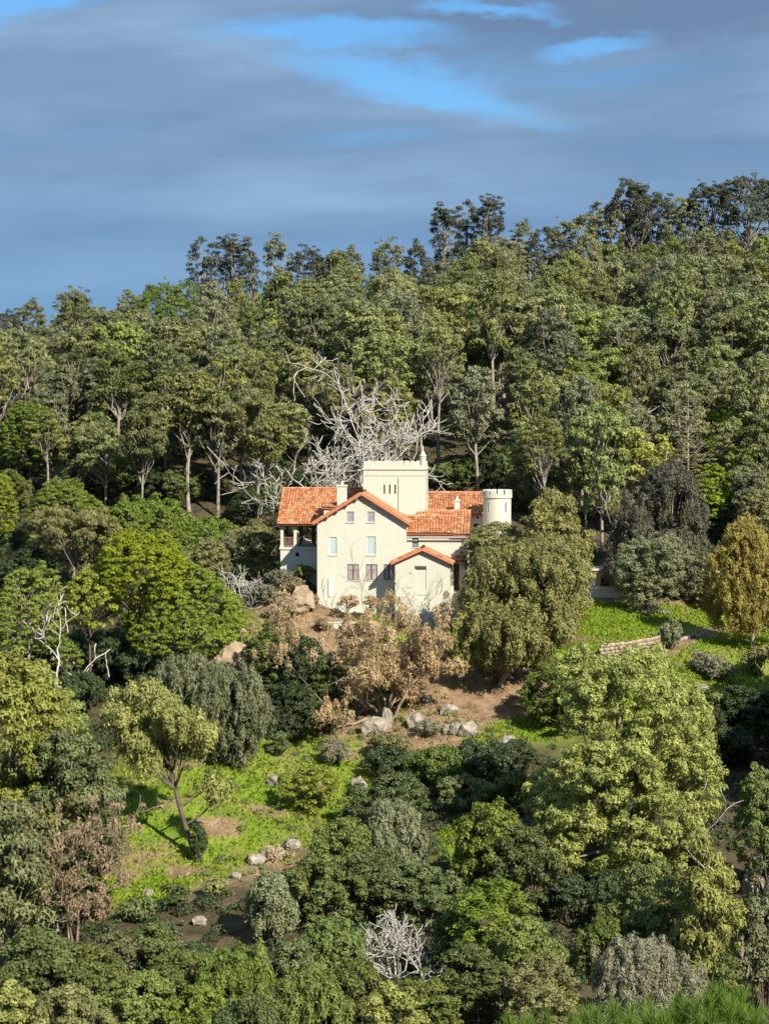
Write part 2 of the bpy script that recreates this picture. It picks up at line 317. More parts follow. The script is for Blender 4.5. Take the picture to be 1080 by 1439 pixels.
# ------------------------------------------------------------------ plant builders
def unit(v): return v / np.maximum(np.linalg.norm(v, axis=-1, keepdims=True), 1e-9)
def sph(rng, n): return unit(rng.normal(size=(n, 3)))
def leaf_quads(P, Nn, L, Wd, rng, along=None, jit=0.6):
    n = len(P)
    if along is None: t = rng.normal(size=(n, 3))
    else: t = np.broadcast_to(along, (n, 3)) + jit * rng.normal(size=(n, 3))
    t = unit(t - Nn * np.sum(t * Nn, 1, keepdims=True)); b = np.cross(Nn, t)
    l = (L * rng.uniform(0.6, 1.35, n))[:, None]; wd = (Wd * rng.uniform(0.6, 1.35, n))[:, None]
    co = np.stack([P - t * l * .5 + b * wd * .5, P - t * l * .5 - b * wd * .5, P + t * l * .5 + Nn * wd * .1], 1).reshape(-1, 3)
    return co
def foliage(name, C, Rad, mat, rng, L=0.3, Wd=0.15, cov=1.5, under=0.25, along=None, jit=0.6, njit=0.55, squash=None, rough=0.22, inner=0.0):
    """leaves spread over many small clumps: C (k,3) clump centres, Rad (k,3) radii"""
    C = np.asarray(C, float); Rad = np.asarray(Rad, float)
    if Rad.ndim == 1: Rad = np.repeat(Rad[:, None], 3, 1)
    area = 4 * np.pi * (Rad[:, 0] * Rad[:, 1] * Rad[:, 2]) ** (2 / 3)
    n = np.maximum(6, (area * cov / (0.5 * L * Wd)).astype(int)); tot = n.sum()
    ci = np.repeat(np.arange(len(C)), n)
    d = sph(rng, tot)
    flip = (d[:, 2] < -0.1) & (rng.random(tot) > under); d[flip, 2] *= -1
    # lumpy surface so that a clump is never a ball
    ph = rng.uniform(0, 6.28, (len(C), 6)); q = ph[ci]
    bump = 1 + rough * (np.sin(4.1 * d[:, 0] + q[:, 0]) * np.sin(4.7 * d[:, 1] + q[:, 1]) + 0.8 * np.sin(5.3 * d[:, 2] + q[:, 2]) * np.sin(7.1 * d[:, 0] + q[:, 3]) + 0.6 * np.sin(9 * d[:, 1] + q[:, 4]) * np.sin(8 * d[:, 2] + q[:, 5]))
    rr = bump * (1 - np.abs(rng.normal(0, 0.16, tot))) 
    P = C[ci] + d * Rad[ci] * rr[:, None]
    Nn = unit(d / Rad[ci] * Rad[ci].mean(1, keepdims=True) + njit * rng.normal(size=(tot, 3)) + np.array([0, 0, 0.15]))
    tint = np.clip(rng.uniform(0, 1, len(C))[ci] * 0.55 + rng.uniform(0, 1, tot) * 0.45, 0, 1)
    if along == 'out': along = d + np.array([0, 0, 0.4])
    elif along == 'hang': along = d * 0.35 + np.array([0, 0, -1.0])
    elif along == 'up': along = d * 0.5 + np.array([0, 0, 1.0])
    co = leaf_quads(P, Nn, L, Wd, rng, along, jit)
    return mesh_np(name, co, np.arange(tot * 3).reshape(-1, 3), mat, False, tint, 3)
def tubes(name, lines, mat, sides=5):
    """lines: list of (pts (n,3), radii (n))"""
    V, Fc = [], []; off = 0; ang = np.arange(sides) / sides * 2 * np.pi
    for pts, rad in lines:
        pts = np.asarray(pts, float); rad = np.asarray(rad, float); n = len(pts)
        tg = unit(np.gradient(pts, axis=0)); ref = np.where(np.abs(tg[:, 2:3]) > 0.9, [[1.0, 0, 0]], [[0, 0, 1.0]])
        a = unit(np.cross(tg, ref)); b = np.cross(tg, a)
        ring = pts[:, None] + rad[:, None, None] * (a[:, None] * np.cos(ang)[None, :, None] + b[:, None] * np.sin(ang)[None, :, None])
        V.append(ring.reshape(-1, 3)); i = np.arange((n - 1) * sides).reshape(n - 1, sides); j = np.roll(i, -1, 1)
        Fc.append(np.stack([i, j, j + sides, i + sides], -1).reshape(-1, 4) + off); off += n * sides
    return mesh_np(name, np.concatenate(V), np.concatenate(Fc), mat, True)
def curve_line(a, b, rng, r0, r1, n=6, sag=0.12, up=0.0):
    a, b = np.asarray(a, float), np.asarray(b, float); t = np.linspace(0, 1, n)[:, None]; ln = np.linalg.norm(b - a)
    m = rng.normal(0, sag, 3) * ln; m[2] += up * ln; m2 = rng.normal(0, sag * .5, 3) * ln
    p = a + (b - a) * t + m * (4 * t * (1 - t)) * .5 + m2 * np.sin(2 * np.pi * t) * .5
    return p, r0 + (r1 - r0) * t[:, 0]
def spread(rng, n, gen, k=6):
    pts = [gen(1)[0]]
    for _ in range(n - 1):
        c = gen(k); dd = np.min(np.linalg.norm(c[:, None] - np.array(pts)[None], axis=2), 1); pts.append(c[np.argmax(dd)])
    return np.array(pts)
KIND = {   # crown bottom, clump radius in metres, vertical clump stretch, packing, lobes, leaf size, leaf orientation
 'euc':   dict(cb=0.40, rc=0.62, rz=0.85, pack=0.95, lobes=(6, 9), lr=.52, along='hang', bark=BARK, L=0.38, W=0.22, cov=0.66, under=.22),
 'sparse':dict(cb=0.34, rc=0.55, rz=0.65, pack=0.75, lobes=(7, 10), lr=.40, along='hang', bark=BARK, L=0.36, W=0.2, cov=0.6, under=.3),
 'broad': dict(cb=0.06, rc=0.55, rz=0.85, pack=0.85, lobes=(9, 13), lr=.46, along='hang', bark=BARK, L=0.27, W=0.155, cov=0.66, under=.3),
 'bush':  dict(cb=-0.03, rc=0.36, rz=0.9, pack=0.95, lobes=(7, 11), lr=.50, along=None, bark=BARKD, L=0.205, W=0.14, cov=0.66, under=.25),
 'pine':  dict(cb=0.50, rc=0.27, rz=0.75, pack=1.25, lobes=(0, 0), lr=.5, along=None, bark=BARKD, L=0.20, W=0.115, cov=0.62, under=.12),
 'plume': dict(cb=-0.03, rc=0.30, rz=2.0, pack=0.95, lobes=(6, 9), lr=.52, along='up', bark=BARKD, L=0.26, W=0.105, cov=0.68, under=.3),
 'weep':  dict(cb=0.03, rc=0.40, rz=1.9, pack=0.80, lobes=(8, 12), lr=.46, along='hang', bark=BARK, L=0.3, W=0.125, cov=0.66, under=.35),
}
NTRI = [0]
def tree_meshes(kind, H, Wd, seed, mat, leafscale=1.0, cb=None, depth=None, bark=None, rc=None, pack=None, lean=0.0, cov=None, njit=.45, hang=None, lr=None):
    k = KIND[kind]; rng = np.random.default_rng(seed); cb = k['cb'] if cb is None else cb
    zb, zt = H * cb, H; rcl = min(k['rc'] if rc is None else rc, .16 * Wd, .3 * (zt - zb)); rzc = rcl * k['rz']
    hx, hy, hz = Wd / 2 - rcl * .8, (depth or Wd) / 2 - rcl * .8, max(.12, (zt - zb) / 2 - min(rzc, .3 * (zt - zb)) * .8); zc = (zt + zb) / 2
    pk = k['pack'] if pack is None else pack; E = np.array([hx, hy, hz])
    if kind == 'pine':
        a3 = 4 * np.pi * ((hx * hy) ** 1.6 / 3 + (hx * hz) ** 1.6 / 3 + (hy * hz) ** 1.6 / 3) ** (1 / 1.6)
        n = pk * a3 / (np.pi * rcl * rcl); grow = max(1.0, math.sqrt(n / 1200)); rcl *= grow; rzc *= grow; leafscale *= grow ** .7; n = int(max(n / grow ** 2, 40)); d = sph(rng, n); p1, p2 = rng.uniform(0, 6.28, 2)
        d[:, 2] = np.abs(d[:, 2]) * np.where(rng.random(n) < .18, -.4, 1)
        th = np.arctan2(d[:, 1], d[:, 0]); lump = 1 + .10 * np.sin(2 * th + p1 + 2 * d[:, 2]) + .07 * np.sin(5 * th + p2) + .05 * np.sin(6 * d[:, 2] + 4 * th)
        C = d * (1 - .10 * rng.random(n) ** 1.5)[:, None] * lump[:, None] * E * [1, 1, 1.7]; C[:, 2] -= hz * .65
    else:
        nl = int(rng.integers(k['lobes'][0], k['lobes'][1] + 1)); d = sph(rng, nl)
        if kind in ('bush', 'plume', 'broad', 'weep'): d[:, 2] = np.where(d[:, 2] < -.5, -d[:, 2], d[:, 2])
        LR = (lr or k['lr']) * rng.uniform(.65, 1.2, nl); LC = d * (1.02 - LR)[:, None] * rng.uniform(.75, 1.05, nl)[:, None]
        if kind in ('bush', 'plume'): LC = np.vstack([LC, [[0, 0, -.35]]]); LR = np.append(LR, .62); nl += 1
        if kind == 'sparse': LC[:, 2] = np.abs(LC[:, 2]) * .75 + .05
        if kind in ('broad', 'weep') and cb < .16:
            th = np.arange(5) / 5 * 6.283 + rng.uniform(0, 1.2); LC = np.vstack([LC, np.stack([np.cos(th) * .52, np.sin(th) * .52, -.52 + rng.normal(0, .1, 5)], 1)]); LR = np.append(LR, rng.uniform(.36, .5, 5)); nl += 5
        if hang: LC = np.vstack([LC, [hang[:3]]]); LR = np.append(LR, hang[3]); nl += 1
        C = []
        for i in range(nl):
            lr3 = E * LR[i]; a3 = 4 * np.pi * ((lr3[0] * lr3[1]) ** 1.6 / 3 + (lr3[0] * lr3[2]) ** 1.6 / 3 + (lr3[1] * lr3[2]) ** 1.6 / 3) ** (1 / 1.6)
            m = max(3, int(pk * a3 / (np.pi * rcl * rcl))); q = sph(rng, m); q[:, 2] = np.where((q[:, 2] < -.3) & (rng.random(m) < .5), -q[:, 2], q[:, 2])
            out = np.where(rng.random(m) < .10, rng.uniform(1.05, 1.28, m), 1 - .25 * rng.random(m) ** 1.4)
            q = LC[i] + q * LR[i] * out[:, None]
            keep = np.ones(m, bool)
            for j in range(nl):
                if j != i: keep &= np.linalg.norm(q - LC[j], axis=1) > LR[j] * .72
            C.append(q[keep])
        C = np.concatenate(C); C = C / np.percentile(np.abs(C), 97, axis=0).clip(.3) * .97; 
        C[:, 2] = np.clip(C[:, 2], -1.0 if not hang else -1.7, 1.12); C = C * E
        if len(C) > 1500: C = C[rng.permutation(len(C))[:1500]]
    C[:, 2] += zc; C[:, 0] += lean * (C[:, 2] / H); n = len(C)
    s = rng.uniform(.62, 1.4, n)
    Rd = np.stack([rcl * s, rcl * s * rng.uniform(.85, 1.15, n), rzc * s * rng.uniform(.85, 1.1, n)], 1)
    crown = foliage('crown', C, Rd, mat, rng, k['L'] * leafscale, k['W'] * leafscale, k['cov'] if cov is None else cov, k['under'], k['along'], njit=njit)
    rt = max(0.06, 0.011 * H + 0.008 * Wd); top = np.array([lean * .8, 0, zb + (zt - zb) * .75])
    lines = []
    if kind in ('bush', 'plume') :
        for j in rng.choice(n, min(n, 14), replace=False):
            lines.append(curve_line((rng.normal(0, .1), rng.normal(0, .1), -.25), C[j], rng, rt * .6, .02, 5))
    else:
        tp, tr = curve_line((0, 0, -0.4), top, rng, rt * 1.15, rt * .25, 10, .035); lines.append((tp, tr))
        for j in rng.choice(n, min(n, 30), replace=False):
            zf = np.clip((C[j][2] - zb * .9) / max(H - zb * .9, .1), 0, 1) * .6 + rng.uniform(-.12, .08); 
            zs = np.clip(zb * .7 + (top[2] - zb * .7) * zf, H * .12, top[2])
            i = np.argmin(np.abs(tp[:, 2] - zs)); lines.append(curve_line(tp[i], C[j], rng, tr[i] * .55, .025, 6, .10, -.06))
    trunk = tubes('trunk', lines, bark or k['bark'])
    NTRI[0] += len(crown.polygons) + len(trunk.polygons) * 2
    return trunk, crown
LIB = {}
def lib_meshes(kind, H, Wd, seed, cb):
    """shared plant shapes by kind, size step and crown base; used at a slightly different scale each time"""
    cb = KIND[kind]['cb'] if cb is None else cb; wc = 1.5 ** round(math.log(Wd) / math.log(1.5)); cc = round(cb * 5) / 5 if cb > .16 else (.08 if kind in ('broad', 'weep') else cb if cb < 0 else 0.0)
    hr = H / Wd; hc = 1.7 ** round(math.log(hr) / math.log(1.7)); key = (kind, round(wc, 2), round(cc, 2), round(hc, 2), seed % (3 if kind == 'bush' else 2))
    if key not in LIB: LIB[key] = tree_meshes(kind, wc * hc, wc, hash(key[1:]) % 9973 + len(LIB), None, cb=cc)
    return LIB[key], wc, wc * hc
def put_mat(o, mat):
    if not o.data.materials: o.data.materials.append(mat)
    o.material_slots[0].link = 'OBJECT'; o.material_slots[0].material = mat
def plant(name, label, cat, kind, mat, bx, bpy_, top, wpx, seed, group=None, cx=None, y0=100.0, bark=None, unique=False, cb=None, leafscale=1.0, **kw):
    """base pixel -> ground point; crown top pixel and width in pixels -> metres at that distance"""
    p = hit(bx, bpy_, y0)
    Yd = p[1]; zt = at(bx, top, Yd)[2]; H = max(0.6, zt - p[2]); Wm = wpx / ppm(Yd)
    e = empty(name, p); setp(e, label, cat, group)
    if unique or cx is not None or kw:
        lean = 0.0 if cx is None else (cx - bx) / ppm(Yd)
        tr, cr = tree_meshes(kind, H, Wm, seed, mat, lean=lean, cb=cb, leafscale=leafscale, bark=bark, **kw)
        obj('trunk', tr, e); obj('crown', cr, e)
    else:
        (tr, cr), wc, hc = lib_meshes(kind, H, Wm, seed, cb); e.rotation_euler[2] = seed * 2.399; e.scale = (Wm / wc, Wm / wc, H / hc)
        o = obj('trunk', tr, e)
        if bark: put_mat(o, bark)
        put_mat(obj('crown', cr, e), mat)
    return e
def dead_lines(rng, base, d0, ln, r, depth, maxd, lines, kids=(2, 4), spreadv=.75, wob=.22, up=.05, minr=.012):
    n = 6; p = [np.asarray(base, float)]; d = unit(np.asarray(d0, float)); rad = [r]
    for i in range(n):
        d = unit(d + rng.normal(0, wob, 3) + np.array([0, 0, up])); p.append(p[-1] + d * ln / n); rad.append(max(minr, r * (1 - .6 * (i + 1) / n)))
    lines.append((np.array(p), np.array(rad)))
    if depth >= maxd: return
    for k in range(rng.integers(kids[0], kids[1] + 1)):
        i = rng.integers(2, n + 1); dd = unit(d + spreadv * rng.normal(size=3)); dead_lines(rng, p[i], dd, ln * rng.uniform(.5, .8), rad[i] * .72, depth + 1, maxd, lines, kids, spreadv, wob, up, minr)
def dead_tree(name, label, base, H, seed, mat, stems, maxd=4, group=None, cat='dead tree', r=.16, minr=.02, **kw):
    rng = np.random.default_rng(seed); lines = []
    for dr, ln in stems: dead_lines(rng, np.array([rng.normal(0, .15), rng.normal(0, .15), -.3]), dr, ln, r, 0, maxd, lines, minr=minr, **kw)
    e = empty(name, base); setp(e, label, cat, group); obj('branches', tubes('branches', lines, mat, 4), e)
    return e
# ------------------------------------------------------------------ the white house
HA = R(4); HO = at(445, 858, 200.0); HO[2] = round(float(HO[2]), 2)
HU = np.array([math.cos(HA), -math.sin(HA), 0]); HV = np.array([math.sin(HA), math.cos(HA), 0])
def hp(px, py, v):                 # sight line -> (u, w) on the house plane at depth v
    d = ray(px, py); o = np.array([0, 0, CAMZ]); q = HO + HV * v
    t = np.dot(q - o, HV) / np.dot(d, HV); p = o + d * t - HO
    return float(np.dot(p, HU)), float(p[2])
def plaster():
    m, t, out = new_mat('cream_plaster'); p = nd(t, 'ShaderNodeBsdfPrincipled'); p.inputs['Roughness'].default_value = 0.9; p.inputs['Specular IOR Level'].default_value = .2
    c = mixc(t, noise_fac(t, 0.35, 6), (0.565, 0.55, 0.455), (0.60, 0.585, 0.49))
    c = mixc(t, noise_fac(t, 2.2, 7, lo=.60, hi=.90), c, (0.54, 0.505, 0.40))
    tcx = nd(t, 'ShaderNodeTexCoord'); mp = nd(t, 'ShaderNodeMapping'); mp.inputs['Scale'].default_value = (3.2, 3.2, .25); t.links.new(tcx.outputs['Object'], mp.inputs[0])
    nz = nd(t, 'ShaderNodeTexNoise'); nz.inputs['Scale'].default_value = 1.0; nz.inputs['Detail'].default_value = 5; t.links.new(mp.outputs[0], nz.inputs['Vector'])
    mr = nd(t, 'ShaderNodeMapRange'); t.links.new(nz.outputs['Fac'], mr.inputs[0]); mr.inputs[1].default_value = .55; mr.inputs[2].default_value = .85; mr.inputs[4].default_value = .55
    c = mixc(t, mr.outputs[0], c, (0.46, 0.42, 0.33)); t.links.new(c, p.inputs['Base Color'])
    b = nd(t, 'ShaderNodeBump'); b.inputs['Strength'].default_value = .25; b.inputs['Distance'].default_value = .03; t.links.new(noise_fac(t, 3, 7), b.inputs['Height']); t.links.new(b.outputs[0], p.inputs['Normal'])
    t.links.new(p.outputs[0], out.inputs[0]); return m
def tilemat():
    m, t, out = new_mat('terracotta_tile'); p = nd(t, 'ShaderNodeBsdfPrincipled'); p.inputs['Roughness'].default_value = .85; p.inputs['Specular IOR Level'].default_value = .25
    g_ = nd(t, 'ShaderNodeNewGeometry'); rp = nd(t, 'ShaderNodeValToRGB'); t.links.new(g_.outputs['Random Per Island'], rp.inputs[0])
    e = rp.color_ramp.elements; e[0].color = (0.33, 0.115, 0.052, 1); e[1].color = (0.60, 0.335, 0.18, 1); k = e.new(.35); k.color = (0.48, 0.185, 0.082, 1); k = e.new(.75); k.color = (0.52, 0.23, 0.105, 1)
    c = mixc(t, noise_fac(t, .5, 6, lo=.55, hi=.8), rp.outputs[0], (0.30, 0.17, 0.10)); t.links.new(c, p.inputs['Base Color']); t.links.new(p.outputs[0], out.inputs[0]); return m
PL = plaster(); TI = tilemat()
FASC = plain_mat('salmon_fascia', (0.50, 0.17, 0.095), (0.58, 0.22, 0.13), 3)
WOODB = plain_mat('brown_window_wood', (0.10, 0.052, 0.040), (0.16, 0.085, 0.065), 6)
DARKW = plain_mat('dark_timber', (0.05, 0.038, 0.03), (0.10, 0.075, 0.055), 5)
CURT = plain_mat('curtained_glass', (0.30, 0.25, 0.25), (0.46, 0.40, 0.40), 2.5, .25, spec=.6)
GREYG = plain_mat('grey_window_glass', (0.17, 0.18, 0.19), (0.27, 0.28, 0.29), 2.5, .2, spec=.6)
BLUS = plain_mat('pale_blue_shutter', (0.50, 0.61, 0.60), (0.58, 0.68, 0.66), 4)
GREYS = plain_mat('grey_shutter', (0.36, 0.35, 0.36), (0.44, 0.43, 0.44), 4)
VOID = plain_mat('painted_dark_interior', (0.012, 0.011, 0.010), (0.02, 0.018, 0.016), 2)  # near-black backing in openings; the unlit inside is put into the colour
GRNS = plain_mat('pale_green_paint', (0.52, 0.60, 0.45), (0.60, 0.66, 0.50), 4)
BRICKM = plain_mat('pinkish_brick', (0.40, 0.23, 0.15), (0.55, 0.34, 0.23), 5)
house = empty('white_house', HO, -HA); setp(house, 'cream white manor house with orange tiled roofs and battlemented tower', 'house')
def poly_mesh(name, V, Fs, mat, parent, smooth=False, kind=None, label=None):
    me = bpy.data.meshes.new(name); me.from_pydata([tuple(map(float, v)) for v in V], [], Fs); me.materials.append(mat); me.update()
    o = obj(name, me, parent); setp(o, label, None, None, kind); return o
class MB:
    def __init__(s): s.V, s.F = [], []
    def quad(s, a, b, c, d): n = len(s.V); s.V += [a, b, c, d]; s.F.append((n, n + 1, n + 2, n + 3)); return s
    def box(s, u0, u1, v0, v1, w0, w1):
        n = len(s.V); s.V += [(u, v, w_) for w_ in (w0, w1) for v in (v0, v1) for u in (u0, u1)]
        s.F += [tuple(n + i for i in f) for f in ((0, 2, 3, 1), (4, 5, 7, 6), (0, 1, 5, 4), (2, 6, 7, 3), (0, 4, 6, 2), (1, 3, 7, 5))]; return s
    def prism(s, prof, axis, a, b):      # closed profile of 2-D points swept along one axis
        n = len(s.V); k = len(prof)
        for q in (a, b):
            for x, y in prof: s.V.append((x, q, y) if axis == 'v' else (q, x, y))
        s.F += [tuple(range(n, n + k)), tuple(range(n + 2 * k - 1, n + k - 1, -1))] + [(n + i, n + (i + 1) % k, n + k + (i + 1) % k, n + k + i) for i in range(k)]; return s
    def lathe(s, cu, cv, prof, seg=16):
        n = len(s.V); k = len(prof)
        for r, z in prof:
            for i in range(seg): a = i / seg * 2 * math.pi; s.V.append((cu + r * math.cos(a), cv + r * math.sin(a), z))
        for j in range(k - 1):
            for i in range(seg): s.F.append((n + j * seg + i, n + j * seg + (i + 1) % seg, n + (j + 1) * seg + (i + 1) % seg, n + (j + 1) * seg + i))
        s.F.append(tuple(n + (k - 1) * seg + i for i in range(seg))); return s
    def build(s, name, mat, parent, **k): return poly_mesh(name, s.V, s.F, mat, parent, **k)
def facade(mb, prof, w0, ops, v, rev=.2):
    """front wall on plane v with real openings; prof = top outline [(u,w)...]; ops = (u0,u1,w0,w1)"""
    us = sorted(set([round(p[0], 4) for p in prof] + [round(x, 4) for o in ops for x in o[:2]]))
    top = lambda u: float(np.interp(u, [p[0] for p in prof], [p[1] for p in prof]))
    for a, b in zip(us[:-1], us[1:]):
        m = (a + b) / 2; holes = sorted([(o[2], o[3]) for o in ops if o[0] < m < o[1]]); z = w0
        for h0, h1 in holes: mb.quad((a, v, z), (b, v, z), (b, v, h0), (a, v, h0)); z = h1
        mb.quad((a, v, z), (b, v, z), (b, v, top(b)), (a, v, top(a)))
    for a, b, c, d in ops:
        mb.quad((a, v, c), (a, v, d), (a, v + rev, d), (a, v + rev, c)); mb.quad((b, v, d), (b, v, c), (b, v + rev, c), (b, v + rev, d))
        mb.quad((a, v, d), (b, v, d), (b, v + rev, d), (a, v + rev, d)); mb.quad((b, v, c), (a, v, c), (a, v + rev, c), (b, v + rev, c))
def sides(mb, u0, u1, v0, v1, w0, w1, which='lrb'):
    if 'l' in which: mb.quad((u0, v1, w0), (u0, v0, w0), (u0, v0, w1), (u0, v1, w1))
    if 'r' in which: mb.quad((u1, v0, w0), (u1, v1, w0), (u1, v1, w1), (u1, v0, w1))
    if 'b' in which: mb.quad((u1, v1, w0), (u0, v1, w0), (u0, v1, w1), (u1, v1, w1))
    if 't' in which: mb.quad((u0, v0, w1), (u1, v0, w1), (u1, v1, w1), (u0, v1, w1))
def tiles(E0, E1, R0, R1, seed=0, tw=.25, tl=.38, lift=.03):
    """barrel tiles over one slope: eave corners E0,E1 and ridge corners R0,R1"""
    E0, E1, R0, R1 = map(lambda p: np.array(p, float), (E0, E1, R0, R1)); rng = np.random.default_rng(seed)
    nc = max(1, int(np.linalg.norm(E1 - E0) / tw)); nr = max(1, int(np.linalg.norm(R0 - E0) / tl))
    nrm = unit(np.cross(E1 - E0, R0 - E0)); V, Fc = [], []; off = 0
    bil = lambda a, b: (E0 * (1 - a) + E1 * a) * (1 - b) + (R0 * (1 - a) + R1 * a) * b
    an = np.linspace(0, np.pi, 5)
    for r in range(nr):
        for c_ in range(nc):
            j = rng.normal(0, .012, 2)
            for b, h, s_ in (((r - .12) / nr, .035 + j[0], .56), ((r + 1.0) / nr, .0 + j[1], .47)):
                ctr = (c_ + .5 + rng.normal(0, .03)) / nc
                for a in an:
                    V.append(bil(ctr - s_ / nc * math.cos(a), max(b, -.03)) + nrm * (lift + h + .085 * math.sin(a)))
            Fc += [(off + i, off + i + 1, off + 6 + i, off + 5 + i) for i in range(4)]; off += 10
    return V, Fc
def roof(name, E0, E1, R0, R1, seed, th=.14, label=None, parent=None):
    """one roof slope: a deck with thickness and a covering of barrel tiles"""
    A = [np.array(p, float) for p in (E0, E1, R1, R0)]; nrm = unit(np.cross(A[1] - A[0], A[3] - A[0])); mb = MB()
    lo = [tuple(p - nrm * th) for p in A]; hi = [tuple(p) for p in A]; mb.V = lo + hi
    mb.F = [(3, 2, 1, 0), (4, 5, 6, 7), (0, 1, 5, 4), (1, 2, 6, 5), (2, 3, 7, 6), (3, 0, 4, 7)]
    o = mb.build(name, FASC, parent or house); V, Fc = tiles(E0, E1, R0, R1, seed)
    poly_mesh('roof_tiles', V, Fc, TI, o, kind='stuff'); return o
def ridge_caps(a, b, parent, n=None):
    a, b = np.array(a, float), np.array(b, float); n = n or max(2, int(np.linalg.norm(b - a) / .42)); d = unit(b - a); s = np.cross(d, [0, 0, 1.0]); V, Fc = [], []; off = 0
    for i in range(n):
        for t_, r_ in ((i / n, .17), ((i + 1.15) / n, .14)):
            for q in np.linspace(0, np.pi, 6): V.append(a + (b - a) * min(t_, 1.01) + s * r_ * math.cos(q) + np.array([0, 0, r_ * math.sin(q) * .9 + .02]))
        Fc += [(off + k, off + k + 1, off + 7 + k, off + 6 + k) for k in range(5)]; off += 12
    poly_mesh('ridge_tiles', V, Fc, TI, parent, kind='stuff')
def window(o, v, style, parent=None):
    u0, u1, w0, w1 = o; fr = {'brown': WOODB, 'blue': BLUS, 'grey': GREYS, 'wing': DARKW}[style]; b = .055; d0, d1 = v + .07, v + .13
    mb = MB(); mb.box(u0, u1, d0, d1, w0, w0 + b); mb.box(u0, u1, d0, d1, w1 - b, w1); mb.box(u0, u0 + b, d0 + .003, d1, w0 + b, w1 - b); mb.box(u1 - b, u1, d0 + .003, d1, w0 + b, w1 - b)
    um = (u0 + u1) / 2
    if style == 'brown': mb.box(um - .05, um + .05, d0 + .003, d1, w0 + b, w1 - b); mb.box(u0 + b, um - .05, d0 + .02, d1, w0 + (w1 - w0) * .62, w0 + (w1 - w0) * .62 + .035); mb.box(um + .05, u1 - b, d0 + .02, d1, w0 + (w1 - w0) * .62, w0 + (w1 - w0) * .62 + .035)
    win = mb.build('window', fr, parent or house)
    if style in ('blue', 'grey'):
        for a, c_ in ((u0 + b, um - .008), (um + .008, u1 - b)):
            m2 = MB(); m2.box(a, c_, d0 + .02, d1, w0 + b, w1 - b); sh = m2.build('shutter', fr, win)
            m3 = MB(); n = max(4, int((w1 - w0) / .11))
            for k in range(n): z = w0 + b + .06 + (w1 - w0 - 2 * b - .12) * k / n; m3.V += [(a + .05, d0 + .015, z), (c_ - .05, d0 + .015, z), (c_ - .05, d0 - .012, z + .05), (a + .05, d0 - .012, z + .05)]; m3.F.append(tuple(range(4 * k, 4 * k + 4)))
            # louvres are part of the shutter leaf
            m3.V += m2.V; m3.F += [tuple(i + 4 * n for i in f) for f in m2.F]; me = sh.data; me.clear_geometry(); me.from_pydata([tuple(map(float, q)) for q in m3.V], [], m3.F)
    else:
        for a, c_ in (((u0 + b, um - .05), (um + .05, u1 - b)) if style == 'brown' else ((u0 + b, u1 - b),)):
            MB().box(a, c_, d0 + .035, d1 - .005, w0 + b, w1 - b).build('pane', CURT if style == 'brown' else GREYG, win)
    sl = MB().box(u0 - .08, u1 + .08, v - .06, v + .069, w0 - .07, w0 - .003); sl.build('sill', PL, win)
    return win
def op(px0, px1, py0, py1, v):
    a, b = hp(px0, py1, v), hp(px1, py0, v); return (a[0], b[0], a[1], b[1])
# main gabled block
WB = -2.5                                            # walls run down into the ground
ul, we = hp(445.5, 733, 0); uR, wr = hp(508, 694, 0); ur = 2 * uR - ul
ops0 = [(op(487, 497, 719, 734, 0), 'grey'), (op(516, 526, 719, 734, 0), 'grey'), (op(462.5, 473, 755, 780, 0), 'blue'), (op(515, 527.5, 754, 780, 0), 'blue'),
        (op(488, 504, 793, 815, 0), 'brown'), (op(514, 530, 793, 815, 0), 'brown'), (op(539, 553, 793, 815, 0), 'brown')]
mb = MB(); facade(mb, [(ul, we), (uR, wr), (ur, we)], WB, [o for o, _ in ops0], 0.0); sides(mb, ul, ur, 0, 10, WB, we)
mb.V += [(ul, 10, we), (ur, 10, we), (uR, 10, wr)]; mb.F.append((len(mb.V) - 2, len(mb.V) - 3, len(mb.V) - 1))
wall_main = mb.build('wall', PL, house)
for o, s in ops0: window(o, 0.0, s)
VF = -.42; eo = .34; sl = (wr - we) / (uR - ul); th = .10
eL = (ul - eo, we - eo * sl + th); eR = (ur + eo, we - eo * sl + th); rg = (uR, wr + th)
roof('roof_slope', (eL[0], 9.0, eL[1]), (eL[0], VF, eL[1]), (rg[0], 9.0, rg[1]), (rg[0], VF, rg[1]), 1)
roof('roof_slope', (eR[0], VF, eR[1]), (eR[0], 9.0, eR[1]), (rg[0], VF, rg[1]), (rg[0], 9.0, rg[1]), 2)
ridge_caps((rg[0], VF, rg[1] + .05), (rg[0], 9.0, rg[1] + .05), house)
for sgn, e in ((-1, eL), (1, eR)):                   # barge boards and purlin ends under the overhanging rake
    mbb = MB(); d = np.array([rg[0] - e[0], rg[1] - e[1]]); 
    mbb.prism([(e[0], e[1] - .20), (rg[0] - sgn * -.0, rg[1] - .20), (rg[0], rg[1] + .04), (e[0], e[1] + .04)], 'v', VF - .06, VF - .004); mbb.build('barge_board', FASC, house)
    for k in range(5):
        f = (k + .5) / 5; q = np.array(e) + d * f; MB().box(q[0] - .06, q[0] + .06, VF + .03, -.002, q[1] - .36, q[1] - .19).build('purlin_end', FASC, house)
dp = op(461.5, 465.5, 813, 838, 0); MB().box(dp[0], dp[1], -.09, -.003, dp[2], dp[3]).build('pale_blue_door_leaf', BLUS, house)
